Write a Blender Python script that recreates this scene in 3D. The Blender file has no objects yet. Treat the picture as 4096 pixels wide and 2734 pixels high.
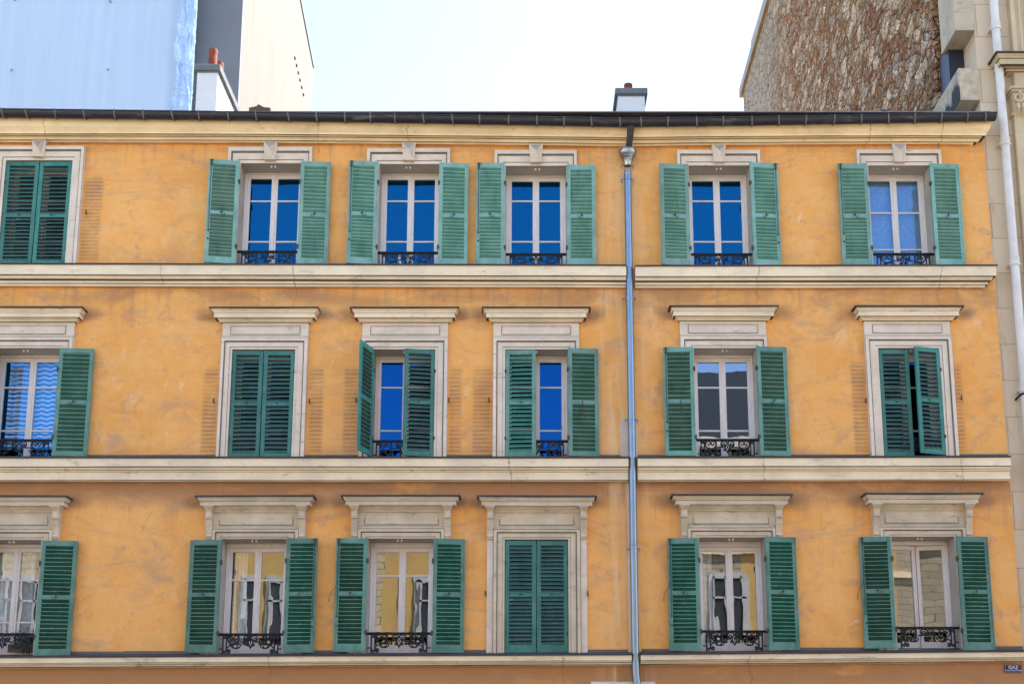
import bpy, bmesh, math, random
from mathutils import Vector, Matrix
R = math.radians
random.seed(7)
scene = bpy.context.scene
COL = scene.collection

# ---------------------------------------------------------------- camera geometry (a shift lens looking up from the far pavement)
F, U0, V0, TH, D, CZ = 2940.0, 1217.0, 1200.0, R(11.5), 20.0, 1.6
cT, sT = math.cos(TH), math.sin(TH)
def ray(u, v):
    up = V0 - v
    return (u-U0, F*cT-up*sT, F*sT+up*cT)
def X(u, v, y=0.0):
    r = ray(u, v); return r[0]*(D+y)/r[1]
def Z(v, y=0.0):
    r = ray(U0, v); return CZ+r[2]*(D+y)/r[1]
def onx(u, v, x):                       # point of the plane x = const
    r = ray(u, v); t = x/r[0]; return (r[1]*t-D, CZ+r[2]*t)

# ---------------------------------------------------------------- node helper
class G:
    def __init__(s, name):
        s.m = bpy.data.materials.new(name); s.m.use_nodes = True
        s.t = s.m.node_tree; s.t.nodes.clear()
        s.out = s.t.nodes.new('ShaderNodeOutputMaterial')
        s._o = None
    def n(s, typ, props=None, **ins):
        nd = s.t.nodes.new(typ)
        for k, v in (props or {}).items(): setattr(nd, k, v)
        for k, v in ins.items():
            sk = nd.inputs[k.replace('_', ' ')] if not k.startswith('i') or not k[1:].isdigit() else nd.inputs[int(k[1:])]
            s.put(sk, v)
        return nd
    def put(s, sk, v):
        if hasattr(v, 'is_linked') or hasattr(v, 'links'): s.t.links.new(v, sk)
        else:
            if isinstance(v, (tuple, list)) and len(v) == 3 and sk.type == 'RGBA': v = (*v, 1)
            sk.default_value = v
    def obj(s):
        if s._o is None: s._o = s.n('ShaderNodeTexCoord').outputs['Object']
        return s._o
    def geo(s): return s.n('ShaderNodeNewGeometry')
    def M(s, op, a, b=0.0, c=0.0, clamp=False):
        nd = s.n('ShaderNodeMath', dict(operation=op, use_clamp=clamp)); s.put(nd.inputs[0], a); s.put(nd.inputs[1], b)
        if len(nd.inputs) > 2: s.put(nd.inputs[2], c)
        return nd.outputs[0]
    def map(s, scale=(1,1,1), loc=(0,0,0), vec=None):
        return s.n('ShaderNodeMapping', Vector=vec or s.obj(), Scale=scale, Location=loc).outputs[0]
    def noise(s, scale, detail=4, rough=.55, vec=None, dist=0.0):
        return s.n('ShaderNodeTexNoise', Vector=vec or s.obj(), Scale=scale, Detail=detail, Roughness=rough, Distortion=dist).outputs[0]
    def ramp(s, fac, a, b, lo=0.0, hi=1.0):
        nd = s.n('ShaderNodeMapRange', dict(interpolation_type='SMOOTHSTEP')); s.put(nd.inputs[0], fac)
        for i, v in ((1, a), (2, b), (3, lo), (4, hi)): s.put(nd.inputs[i], v)
        return nd.outputs[0]
    def mix(s, fac, a, b, mode='MIX'):
        nd = s.n('ShaderNodeMix', dict(data_type='RGBA', blend_type=mode, clamp_factor=True))
        s.put(nd.inputs[0], fac); s.put(nd.inputs[6], a); s.put(nd.inputs[7], b); return nd.outputs[2]
    def xyz(s, vec=None):
        return s.n('ShaderNodeSeparateXYZ', Vector=vec or s.obj()).outputs
    def bump(s, h, strength=.3, dist=.01):
        return s.n('ShaderNodeBump', Height=h, Strength=strength, Distance=dist).outputs[0]
    def fin(s, color, rough=.8, normal=None, metallic=0.0, spec=.3, **kw):
        p = s.n('ShaderNodeBsdfPrincipled')
        s.put(p.inputs['Base Color'], color); s.put(p.inputs['Roughness'], rough); s.put(p.inputs['Metallic'], metallic)
        s.put(p.inputs['Specular IOR Level'], spec)
        for k, v in kw.items(): s.put(p.inputs[k.replace('_', ' ')], v)
        if normal is not None: s.t.links.new(normal, p.inputs['Normal'])
        s.t.links.new(p.outputs[0], s.out.inputs[0]); return s.m

def worn(name, col, dirt, scale=3.0, amount=.45, rough=.85, bump=.25, streak=True, cracks=(), var=.12, fine=28):
    g = G(name)
    a = g.noise(scale*.6, 5); b = g.noise(fine, 4, .6)
    c = g.mix(g.ramp(a, .3, .7), tuple(x*(1-var) for x in col), tuple(min(1, x*(1+var)) for x in col))
    st = g.noise(1, 6, .65, g.map((scale*.7, scale, scale*(3.2 if streak else 1.2))), .4)
    m = g.M('MULTIPLY', g.ramp(st, .55, .78), g.ramp(b, .3, .62))
    c = g.mix(g.M('MULTIPLY', m, amount), c, dirt)
    c = g.mix(g.ramp(g.noise(1, 7, .75, g.map((scale*.9, scale*2, scale*1.6), (3,1,2)), .6), .56, .74, 0, amount*.6), c, tuple(.5*(p+q) for p, q in zip(col, dirt)))
    c = g.mix(g.ramp(g.noise(1, 5, .7, g.map((scale*3, scale*3, scale*9), (9,1,5)), .5), .655, .69, 0, amount), c, dirt)
    c = g.mix(g.ramp(b, .62, .8, 0, .35), c, tuple(x*.72 for x in col))
    if cracks:
        x, y, z = g.xyz()
        wob = g.M('MULTIPLY', g.M('SUBTRACT', g.noise(2.6, 6, .75), .5), .30)
        for (x0, z0, z1) in cracks:
            dd = g.M('ABSOLUTE', g.M('SUBTRACT', g.M('ADD', x, wob), x0))
            k = g.M('MULTIPLY', g.ramp(dd, .002, .008, 1, 0), g.M('MULTIPLY', g.M('GREATER_THAN', z, z0), g.M('LESS_THAN', z, z1)))
            c = g.mix(g.M('MULTIPLY', k, .75), c, (.06, .045, .03))
    h = g.M('ADD', b, g.M('MULTIPLY', a, .6))
    return g.fin(c, rough, g.bump(h, bump, .012))

# ---------------------------------------------------------------- mesh helper
class MB:
    def __init__(s): s.v = []; s.f = []; s.mi = []
    def add(s, vs, fs, mi=0):
        n = len(s.v); s.v += [tuple(p) for p in vs]; s.f += [tuple(i+n for i in q) for q in fs]; s.mi += [mi]*len(fs); return s
    def box(s, x0, x1, y0, y1, z0, z1, mi=0):
        return s.add([(x0,y0,z0),(x1,y0,z0),(x1,y1,z0),(x0,y1,z0),(x0,y0,z1),(x1,y0,z1),(x1,y1,z1),(x0,y1,z1)],
                     [(0,3,2,1),(4,5,6,7),(0,1,5,4),(1,2,6,5),(2,3,7,6),(3,0,4,7)], mi)
    def bbox(s, x0, x1, y0, y1, z0, z1, b=.004, mi=0):   # box with chamfered front (-y) edges
        v = [(x0+b,y0,z0+b),(x1-b,y0,z0+b),(x1-b,y0,z1-b),(x0+b,y0,z1-b),(x0,y0+b,z0),(x1,y0+b,z0),(x1,y0+b,z1),(x0,y0+b,z1),(x0,y1,z0),(x1,y1,z0),(x1,y1,z1),(x0,y1,z1)]
        f = [(0,1,2,3),(4,5,1,0),(5,6,2,1),(6,7,3,2),(7,4,0,3),(8,9,5,4),(9,10,6,5),(10,11,7,6),(11,8,4,7),(8,11,10,9)]
        return s.add(v, f, mi)
    def prism(s, pts, axis, a, b, mi=0):    # polygon pts extruded along axis
        n = len(pts)
        def mk(p, t): return {'x': (t, p[0], p[1]), 'y': (p[0], t, p[1]), 'z': (p[0], p[1], t)}[axis]
        return s.add([mk(p, a) for p in pts]+[mk(p, b) for p in pts],
                     [tuple(range(n)), tuple(range(2*n-1, n-1, -1))]+[(i, (i+1) % n, (i+1) % n+n, i+n) for i in range(n)], mi)
    def tube(s, path, r, n=8, mi=0, cap=True):
        path = [Vector(p) for p in path]; L = len(path); rr = r if isinstance(r, (list, tuple)) else [r]*L
        rings = []; up = Vector((0, 1, 0)); 
        for i, p in enumerate(path):
            t = (path[min(i+1, L-1)]-path[max(i-1, 0)]).normalized()
            a = t.cross(up)
            if a.length < .05: a = t.cross(Vector((1, 0, 0)))
            a.normalize(); b = t.cross(a).normalized()
            rings.append([p+a*math.cos(2*math.pi*k/n)*rr[i]+b*math.sin(2*math.pi*k/n)*rr[i] for k in range(n)])
        vs = [q for g_ in rings for q in g_]
        fs = [(i*n+k, i*n+(k+1) % n, (i+1)*n+(k+1) % n, (i+1)*n+k) for i in range(L-1) for k in range(n)]
        if cap: fs += [tuple(range(n)), tuple(range((L-1)*n, L*n))]
        return s.add(vs, fs, mi)
    def lathe(s, prof, cx, cy, n=24, mi=0, cap=True):
        vs = [(cx+r*math.cos(2*math.pi*k/n), cy+r*math.sin(2*math.pi*k/n), z) for r, z in prof for k in range(n)]
        L = len(prof)
        fs = [(i*n+k, i*n+(k+1) % n, (i+1)*n+(k+1) % n, (i+1)*n+k) for i in range(L-1) for k in range(n)]
        if cap: fs += [tuple(range(n)), tuple(range((L-1)*n, L*n))]
        return s.add(vs, fs, mi)
    def build(s, name, mats, parent=None, loc=None, rotz=0.0, smooth=False, local=False):
        o_par = ORG.get(parent, Vector((0,0,0))) if parent else Vector((0,0,0))
        own = Vector(loc) if loc is not None else o_par        # world position of the object's origin
        me = bpy.data.meshes.new(name)
        vs = s.v if local else [tuple(Vector(p)-own) for p in s.v]
        me.from_pydata(vs, [], s.f)
        mats = mats if isinstance(mats, (list, tuple)) else [mats]
        for m in mats: me.materials.append(m)
        for p, mi in zip(me.polygons, s.mi): p.material_index = mi
        bm = bmesh.new(); bm.from_mesh(me)
        bmesh.ops.recalc_face_normals(bm, faces=bm.faces)
        bm.to_mesh(me); bm.free()
        if smooth:
            for p in me.polygons: p.use_smooth = True
            me.set_sharp_from_angle(angle=R(38)) if hasattr(me, 'set_sharp_from_angle') else None
        o = bpy.data.objects.new(name, me); COL.objects.link(o)
        if parent: o.parent = parent; o.location = own-o_par
        else: o.location = own
        o.rotation_euler.z = rotz
        ORG[o] = own
        return o
ORG = {}
def tag(o, label=None, cat=None, group=None, kind=None):
    if label: o['label'] = label
    if cat: o['category'] = cat
    if group: o['group'] = group
    if kind: o['kind'] = kind
    return o
def empty(name, loc, label, cat, group=None):
    o = bpy.data.objects.new(name, None); COL.objects.link(o); o.location = loc; ORG[o] = Vector(loc)
    return tag(o, label, cat, group)

# ---------------------------------------------------------------- key facade measures
XR = X(2257, 330)                     # right end of the ochre wall
XL = X(0, 900)-3.2
XP = X(1444, 681, -.1)                # downpipe axis
ZB2, ZB1, ZB0 = Z(606, -.235), Z(1046, -.22), Z(1498, -.2)   # top edges of the three belts (near the pipe)
def zbelt(row, u):                    # gentle sag of the old belts
    pts = {'T': [(-60, 4), (700, 2), (1430, 0), (1460, -1.5), (2290, 0)],
           'M': [(-60, 0), (1440, 0), (1460, 0), (2320, 2)],
           'B': [(-60, -6), (700, -2), (1300, 0), (1440, 0), (1460, 1), (2360, 8)]}[row]
    for (a, x), (b, y) in zip(pts, pts[1:]):
        if u <= b or b == pts[-1][0]:
            t = max(0, min(1, (u-a)/(b-a))); return (x+(y-x)*t)/143.0
ROWZ = {'T': ZB2, 'M': ZB1, 'B': ZB0}

# ---------------------------------------------------------------- materials
CR_W = [(X(733,310),Z(345),Z(250)), (X(1985,330),Z(352),Z(250)), (X(2150,330),Z(400),Z(250)),
        (X(1735,640),Z(705),Z(600)), (X(2150,640),Z(705),Z(600)), (X(680,620),Z(705),Z(600)),
        (X(1745,1080),Z(1130),Z(1040)), (X(2200,1080),Z(1130),Z(1040)), (X(1170,1080),Z(1130),Z(1040)),
        (X(620,1510),Z(1600),Z(1490)), (X(1290,1510),Z(1600),Z(1490)), (X(1720,1510),Z(1600),Z(1490)), (X(380,600),Z(655),Z(600)), (X(940,280),Z(332),Z(270)), (X(120,280),Z(332),Z(270))]
CREAM_HI = worn('cream_render', (.88, .66, .38), (.20, .13, .06), 3, .55, cracks=CR_W[:3]+CR_W[-2:], var=.1)
CREAM = worn('cream_moulding', (.81, .64, .435), (.17, .13, .085), 3.2, .85, cracks=CR_W[3:-2], var=.1)
STONEP = worn('window_stone_paint', (.72, .585, .46), (.15, .12, .09), 4, .8, var=.09)
STONEB = worn('weathered_stone_paint', (.60, .48, .34), (.10, .08, .06), 4.5, .95, var=.12, bump=.5)
REVEAL = worn('reveal_paint', (.50, .43, .35), (.16, .13, .10), 3, .5, var=.1)
LEAD = worn('lead_flashing', (.045, .042, .045), (.16, .14, .13), 4, .7, .55, .3)

GROOVE = worn('groove_grime_and_shade', (.13, .092, .055), (.05, .04, .03), 5, .8)  # grime, deepened with shade painted onto moulding undersides and steps
GROOVEP = worn('panel_edge_grime_and_shade', (.20, .155, .11), (.07, .06, .05), 6, .8)  # dirt lines plus edge shade painted round panels and architrave steps
UPST = worn('lead_upstand_metal', (.125, .105, .095), (.22, .18, .15), 4, .8, .6, .3)
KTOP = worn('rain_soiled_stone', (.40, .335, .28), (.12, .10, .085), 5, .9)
KSIDE = worn('shaded_facet_stone', (.58, .465, .36), (.2, .16, .13), 5, .7)  # right keystone facet, its shading put into a darker colour
def plaster():
    g = G('ochre_plaster'); x, y, z = g.xyz()
    big = g.noise(.55, 5, .6); mid = g.noise(2.2, 6, .62, None, .6); fine = g.noise(34, 4, .65)
    c = g.mix(g.ramp(big, .32, .68), (.80, .352, .086), (.89, .420, .125))
    c = g.mix(g.ramp(mid, .42, .68, 0, .55), c, (.83, .46, .17))
    # long horizontal grime streaks and pale scuffs
    s1 = g.noise(1, 7, .68, g.map((.55, 1, 2.6), (3, 0, 1)), .9)
    cl = g.noise(1, 8, .72, g.map((.9, 1, 1.7), (4, 0, 3)), 1.3)
    c = g.mix(g.ramp(cl, .49, .72, 0, .75), c, (.50, .29, .175))
    cl2 = g.noise(1, 8, .75, g.map((2.2, 1, 3.2), (14, 0, 7)), .8)
    c = g.mix(g.ramp(cl2, .53, .70, 0, .60), c, (.42, .25, .15))
    c = g.mix(g.ramp(g.noise(7, 6, .7), .35, .7, 0, .22), c, (.66, .27, .07))
    c = g.mix(g.M('MULTIPLY', g.ramp(s1, .55, .76), .40), c, (.40, .235, .14))
    s1b = g.noise(1, 7, .7, g.map((1.1, 1, 6.5), (8, 0, 5)), .6)
    c = g.mix(g.M('MULTIPLY', g.ramp(s1b, .62, .80), .22), c, (.34, .21, .13))
    s2 = g.noise(1, 5, .7, g.map((2.4, 1, 1.3), (7, 0, 4)), .5)
    c = g.mix(g.M('MULTIPLY', g.ramp(s2, .56, .76), .6), c, (.86, .56, .30)); c = g.mix(g.ramp(g.noise(1, 6, .75, g.map((5, 1, 4.2), (2,0,6)), .6), .63, .70, 0, .55), c, (.86, .66, .46))
    s3 = g.noise(1, 5, .6, g.map((5.5, 1, .5), (1, 0, 2)), .2)
    c = g.mix(g.M('MULTIPLY', g.ramp(s3, .58, .76), .24), c, (.84, .55, .27))
    # soot bands left under the belts, worn at the bottom of each storey
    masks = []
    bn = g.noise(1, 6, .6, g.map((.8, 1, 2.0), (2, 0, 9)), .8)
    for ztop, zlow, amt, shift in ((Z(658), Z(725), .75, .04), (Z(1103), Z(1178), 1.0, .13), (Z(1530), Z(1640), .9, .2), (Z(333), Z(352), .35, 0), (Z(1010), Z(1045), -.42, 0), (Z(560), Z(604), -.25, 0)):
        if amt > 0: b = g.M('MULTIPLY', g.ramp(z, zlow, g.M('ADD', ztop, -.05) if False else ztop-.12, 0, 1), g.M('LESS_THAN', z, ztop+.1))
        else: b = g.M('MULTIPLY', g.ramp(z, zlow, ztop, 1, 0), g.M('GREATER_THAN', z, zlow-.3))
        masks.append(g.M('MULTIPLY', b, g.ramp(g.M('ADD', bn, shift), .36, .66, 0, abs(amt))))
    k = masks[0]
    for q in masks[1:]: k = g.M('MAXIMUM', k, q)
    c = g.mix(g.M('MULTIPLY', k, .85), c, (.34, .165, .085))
    # soft soot smudges at the tips of the window hoods
    tips = []; wz = g.M('MULTIPLY', g.M('SUBTRACT', bn, .5), .5)
    for u, v in [(196,722),(479,722),(732,722),(803,722),(1056,722),(1103,722),(1356,722),(1534,718),(1788,718),(1955,718),(2212,718),
                 (166,1150),(447,1150),(724,1150),(783,1150),(1058,1150),(1093,1150),(1364,1150),(1536,1148),(1816,1148),(1976,1146),(2252,1146)]:
        d = g.n('ShaderNodeVectorMath', dict(operation='DISTANCE'))
        g.put(d.inputs[0], g.map((1, 0, 1.9), vec=g.obj())); g.put(d.inputs[1], (X(u, v), 0, Z(v)*1.9))
        tips.append(g.ramp(g.M('ADD', d.outputs['Value'], wz), .02, .36, 1, 0))
    k = tips[0]
    for q in tips[1:]: k = g.M('MAXIMUM', k, q)
    c = g.mix(g.M('MULTIPLY', k, g.ramp(mid, .25, .6, .35, .75)), c, (.22, .115, .07))
    # louvre marks the shutters have rubbed and dripped on the wall when folded back
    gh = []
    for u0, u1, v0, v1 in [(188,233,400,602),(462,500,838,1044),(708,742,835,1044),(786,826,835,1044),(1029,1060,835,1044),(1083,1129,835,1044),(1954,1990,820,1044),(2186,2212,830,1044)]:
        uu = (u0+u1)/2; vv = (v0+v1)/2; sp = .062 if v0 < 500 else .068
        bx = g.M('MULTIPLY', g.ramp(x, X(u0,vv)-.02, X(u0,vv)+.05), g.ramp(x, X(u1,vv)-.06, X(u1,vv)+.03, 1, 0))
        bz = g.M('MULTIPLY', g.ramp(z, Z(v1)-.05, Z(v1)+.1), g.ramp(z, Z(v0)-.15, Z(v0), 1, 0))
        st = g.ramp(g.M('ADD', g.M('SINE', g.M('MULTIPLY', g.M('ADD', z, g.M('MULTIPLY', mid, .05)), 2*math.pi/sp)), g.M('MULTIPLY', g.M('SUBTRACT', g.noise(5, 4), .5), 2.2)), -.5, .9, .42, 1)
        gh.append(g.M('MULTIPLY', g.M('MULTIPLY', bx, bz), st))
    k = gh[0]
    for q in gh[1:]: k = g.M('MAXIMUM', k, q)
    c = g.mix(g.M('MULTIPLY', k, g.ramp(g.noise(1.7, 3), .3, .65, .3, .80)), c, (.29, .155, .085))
    # dark drips running down from the belts and hoods
    dn = g.noise(1, 5, .65, g.map((4.6, 1, .42), (6, 0, 8)), .25)
    dr = None
    for zt_, ln in ((Z(330), .55), (Z(658), .9), (Z(1103), 1.2)):
        b_ = g.M('MULTIPLY', g.ramp(z, zt_-ln, zt_, 0, 1), g.M('LESS_THAN', z, zt_+.1)); dr = b_ if dr is None else g.M('MAXIMUM', dr, b_)
    c = g.mix(g.M('MULTIPLY', g.M('MULTIPLY', dr, g.ramp(dn, .50, .68)), .55), c, (.36,.20,.115))
    # pale repair washes round the rainwater pipe
    pw = g.M('MULTIPLY', g.ramp(g.M('ABSOLUTE', g.M('SUBTRACT', x, XP-.12)), .12, .55, 1, 0), g.ramp(s3, .42, .62))
    c = g.mix(g.M('MULTIPLY', pw, .55), c, (.80, .52, .28))
    wob = g.M('MULTIPLY', g.M('SUBTRACT', g.noise(2.6, 6, .75), .5), .30)
    for (x0, z0, z1) in CR_W[:12]:
        dd = g.M('ABSOLUTE', g.M('SUBTRACT', g.M('ADD', x, wob), x0))
        kk = g.M('MULTIPLY', g.ramp(dd, .001, .006, 1, 0), g.M('MULTIPLY', g.M('GREATER_THAN', z, z0-.15), g.M('LESS_THAN', z, z1)))
        c = g.mix(g.M('MULTIPLY', kk, .6), c, (.12, .06, .03))
    c = g.mix(g.ramp(fine, .60, .78, 0, .30), c, (.42, .20, .07))
    c = g.mix(g.ramp(g.noise(90, 2, .5), .66, .74, 0, .35), c, (.28, .15, .07))
    h = g.M('ADD', g.M('MULTIPLY', fine, .5), g.M('MULTIPLY', mid, 1.2))
    return g.fin(c, .92, g.bump(h, .35, .012), spec=.15)
PLASTER = plaster()

def shutter_paint(name, col, pale, wear):
    g = G(name)
    rnd = g.n('ShaderNodeObjectInfo').outputs['Random']
    off = g.n('ShaderNodeCombineXYZ', X=g.M('MULTIPLY', rnd, 37), Y=0.0, Z=g.M('MULTIPLY', rnd, 91)).outputs[0]
    vec = g.n('ShaderNodeVectorMath', dict(operation='ADD')); g.put(vec.inputs[0], g.obj()); g.put(vec.inputs[1], off); vec = vec.outputs[0]
    a = g.noise(2.5, 5, .6, vec); b = g.noise(1, 6, .7, g.map((26, 20, 7), vec=vec)); f = g.noise(60, 3, .6, vec)
    c = g.mix(g.ramp(a, .32, .66), col, pale)
    c = g.mix(g.ramp(g.noise(1, 6, .7, g.map((5, 5, 1.1), vec=vec), .8), .50, .72, 0, .5), c, tuple(q*.50 for q in col))
    c = g.mix(g.ramp(b, .58, .72, 0, .55), c, tuple(q*.55 for q in col))
    c = g.mix(g.ramp(g.noise(9, 6, .72, vec), .66-wear*.05, .72-wear*.05, 0, .85), c, (.30, .25, .215))
    c = g.mix(g.ramp(f, .6, .75, 0, .3), c, tuple(q*.6 for q in col))
    hsv = g.n('ShaderNodeHueSaturation', Hue=g.M('ADD', .492, g.M('MULTIPLY', rnd, .016)), Saturation=g.M('ADD', .86, g.M('MULTIPLY', rnd, .2)), Value=g.M('ADD', .80, g.M('MULTIPLY', rnd, .36)), Color=c)
    return g.fin(hsv.outputs[0], .62, g.bump(g.M('ADD', b, f), .3, .004), spec=.35)
GREEN = {'T': shutter_paint('pale_green_paint', (.150, .305, .248), (.225, .395, .325), .5),  # paler green on the top row, deeper on the bottom row
         'M': shutter_paint('green_paint', (.092, .225, .172), (.150, .315, .245), 1.1),
         'B': shutter_paint('deep_green_paint', (.070, .185, .140), (.125, .275, .210), 1.3)}
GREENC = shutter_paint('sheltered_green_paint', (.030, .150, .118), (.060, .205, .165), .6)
LOUV = {GREEN['T']: shutter_paint('pale_green_louvre_shade', (.070, .205, .150), (.115, .265, .19), .2),  # slat faces darker than the frames: their shade is painted in
        GREEN['M']: shutter_paint('green_louvre_shade', (.022, .105, .068), (.042, .145, .098), .6),
        GREEN['B']: shutter_paint('deep_green_louvre_shade', (.010, .075, .045), (.022, .105, .066), .6),
        GREENC: shutter_paint('dusty_shaded_louvre', (.030, .050, .042), (.045, .075, .062), .6)}  # dirt and the shade between closed slats, both in the colour

def simple(name, col, rough=.6, metallic=0, bump=0, scale=30, var=.15, spec=.4):
    g = G(name); a = g.noise(scale, 4)
    c = g.mix(g.ramp(a, .3, .7), tuple(q*(1-var) for q in col), tuple(min(1, q*(1+var)) for q in col))
    return g.fin(c, rough, g.bump(a, bump, .01) if bump else None, metallic, spec)
WOOD_W = worn('white_window_paint', (.78, .70, .66), (.32, .27, .22), 5, .5, .45, .15, streak=False, var=.06)
IRON = simple('black_iron', (.006, .006, .008), .5, 0, .2)
RUST = simple('rusty_iron', (.07, .045, .03), .8)
DARKIN = simple('dark_room', (.035, .034, .036), .9)
BLIND = simple('blind_slats', (.60, .75, .90), .5)
TERRA = simple('terracotta', (.20, .042, .020), .8, 0, .3, 14, .3)
WHITEPIPE = simple('white_painted_pipe', (.68, .62, .56), .45, 0, .05, 4, .08)
ZINC = None
def zinc():
    g = G('zinc_pipe'); a = g.noise(1, 5, .6, g.map((30, 30, 3))); sp = g.noise(38, 3, .6)
    c = g.mix(g.ramp(a, .3, .7), (.20, .255, .32), (.28, .335, .40))
    c = g.mix(g.ramp(sp, .62, .70, 0, .4), c, (.22, .26, .32))
    return g.fin(c, g.ramp(a, .3, .7, .34, .42), None, 1.0)
ZINC = zinc()
def gutterm():
    g = G('gutter_metal'); a = g.noise(1, 6, .65, g.map((1.6, 6, 6)), .8); x, y, z = g.xyz()
    c = g.mix(g.ramp(a, .56, .72, 0, .8), (.038, .035, .042), (.19, .155, .14))
    c = g.mix(g.ramp(g.noise(1, 5, .7, g.map((6, 20, 2))), .60, .74, 0, .5), c, (.012, .011, .012))
    return g.fin(c, .42, g.bump(a, .25, .01), .35, .4)
GUTTER = gutterm()
def glass(name, tint, fac, wav):
    g = G(name)
    n1 = g.noise(1, 2, .5, g.map((2.6, 1, 1.0))); 
    nb = g.bump(n1, 1.0, wav)
    gl = g.n('ShaderNodeBsdfGlossy', Color=tint, Roughness=.004, Normal=nb)
    tr = g.n('ShaderNodeBsdfTransparent', Color=(.9, .93, .95))
    fr = g.n('ShaderNodeLayerWeight', Blend=.25, Normal=nb).outputs['Fresnel']
    f = g.M('ADD', g.M('MULTIPLY', fr, .5), fac, clamp=True)
    mx = g.n('ShaderNodeMixShader'); g.put(mx.inputs[0], f); g.t.links.new(tr.outputs[0], mx.inputs[1]); g.t.links.new(gl.outputs[0], mx.inputs[2])
    g.t.links.new(mx.outputs[0], g.out.inputs[0]); return g.m
GLASS = {'S': glass('light_sky_tint_glass', (.02, .30, .72), .24, .0006), 'T': glass('sky_tint_glass', (.008, .145, .33), .55, .0008), 'M': glass('deep_sky_tint_glass', (.006, .085, .29), .60, .0008),  # S, T, M: blue of the mirrored sky is put into the glossy tint
         'B': glass('old_wavy_glass', (.80, .82, .84), .27, .0011), 'C': glass('clear_wavy_glass', (.60, .72, .9), .34, .0011)}

# ================================================================ THE OCHRE BUILDING
OB = empty('ochre_building', (0, 0, 0), 'long ochre plastered apartment house with green louvred shutters and cream mouldings', 'building')

# columns: opening left/right in pixels at the head of the opening, per row
ROW = {
 'T': dict(vt=[369,376,378,382,381,381], ops=[(15,168),(553,692),(871,1008),(1160,1299),(1579,1719),(1990,2131)], heads=[(-15,198,339),(525.5,719,341),(842.5,1034,344),(1134,1323,348),(1551,1742,348),(1961,2156,347)]),
 'M': dict(vt=[799,802,802,802,799,799], ops=[(-18,139),(533.6,678),(857,999),(1159,1302.5),(1591,1734),(2013,2153.4)], heads=[(-44,168,773),(508,707,774),(829.6,1028,774),(1131,1329,774),(1560,1759,770.5),(1984,2182.6,770.5)]),
 'B': dict(vt=[1238,1236,1235,1237,1232.4,1230.5], ops=[(-50,96.7),(510,658),(845,994.5),(1158,1303),(1603,1753.5),(2043.6,2188)], heads=[(-73,121,1213),(487.6,685,1212.7),(821,1019,1212),(1132,1331,1213),(1577,1779,1210),(2018,2215,1208)]),
}
OPEN = {}
for r in 'TMB':
    for c in range(6):
        vt = ROW[r]['vt'][c]; a, b = ROW[r]['ops'][c]
        OPEN[r, c] = (X(a, vt), X(b, vt), ROWZ[r]+zbelt(r, (a+b)/2)+.015, Z(vt))
ZTOP = Z(300, 0)+.15
# wall: a sheet with real openings and reveals
wb = MB(); TH_W = .42
xs = sorted({XL, XR} | {round(v, 4) for o in OPEN.values() for v in o[:2]}); zs = sorted({0.0, ZTOP} | {round(v, 4) for o in OPEN.values() for v in o[2:]})
idx = {}
def vid(i, j):
    if (i, j) not in idx: idx[i, j] = len(wb.v); wb.v.append((xs[i], 0, zs[j]))
    return idx[i, j]
for i in range(len(xs)-1):
    for j in range(len(zs)-1):
        mx_, mz_ = (xs[i]+xs[i+1])/2, (zs[j]+zs[j+1])/2
        if any(o[0] < mx_ < o[1] and o[2] < mz_ < o[3] for o in OPEN.values()): continue
        wb.f.append((vid(i,j), vid(i+1,j), vid(i+1,j+1), vid(i,j+1))); wb.mi.append(0)
for (a, b, z0, z1) in OPEN.values():
    wb.add([(a,0,z0),(a,TH_W,z0),(a,TH_W,z1),(a,0,z1)], [(0,1,2,3)], 1)
    wb.add([(b,0,z0),(b,TH_W,z0),(b,TH_W,z1),(b,0,z1)], [(3,2,1,0)], 1)
    wb.add([(a,0,z1),(b,0,z1),(b,TH_W,z1),(a,TH_W,z1)], [(0,1,2,3)], 1)
    wb.add([(a,0,z0),(b,0,z0),(b,TH_W,z0),(a,TH_W,z0)], [(3,2,1,0)], 1)
wb.add([(XR,0,0),(XR,9,0),(XR,9,ZTOP),(XR,0,ZTOP)], [(0,1,2,3)]); wb.add([(XL,0,0),(XL,9,0),(XL,9,ZTOP),(XL,0,ZTOP)], [(3,2,1,0)])
wb.add([(XL,9,0),(XR,9,0),(XR,9,ZTOP),(XL,9,ZTOP)], [(3,2,1,0)])
wb.build('wall', [PLASTER, REVEAL], OB)
MB().box(XL+.1, XR-.1, 3.2, 3.3, .1, ZTOP-.3).box(XL+.1, XR-.1, .6, 3.2, ZB1+.02, ZB1+.2).box(XL+.1, XR-.1, .6, 3.2, ZB2+.02-.2, ZB2+.05).box(XL+.1, XR-.1, .6, 3.2, ZB0-.2, ZB0).build('interior', DARKIN, OB)

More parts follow.
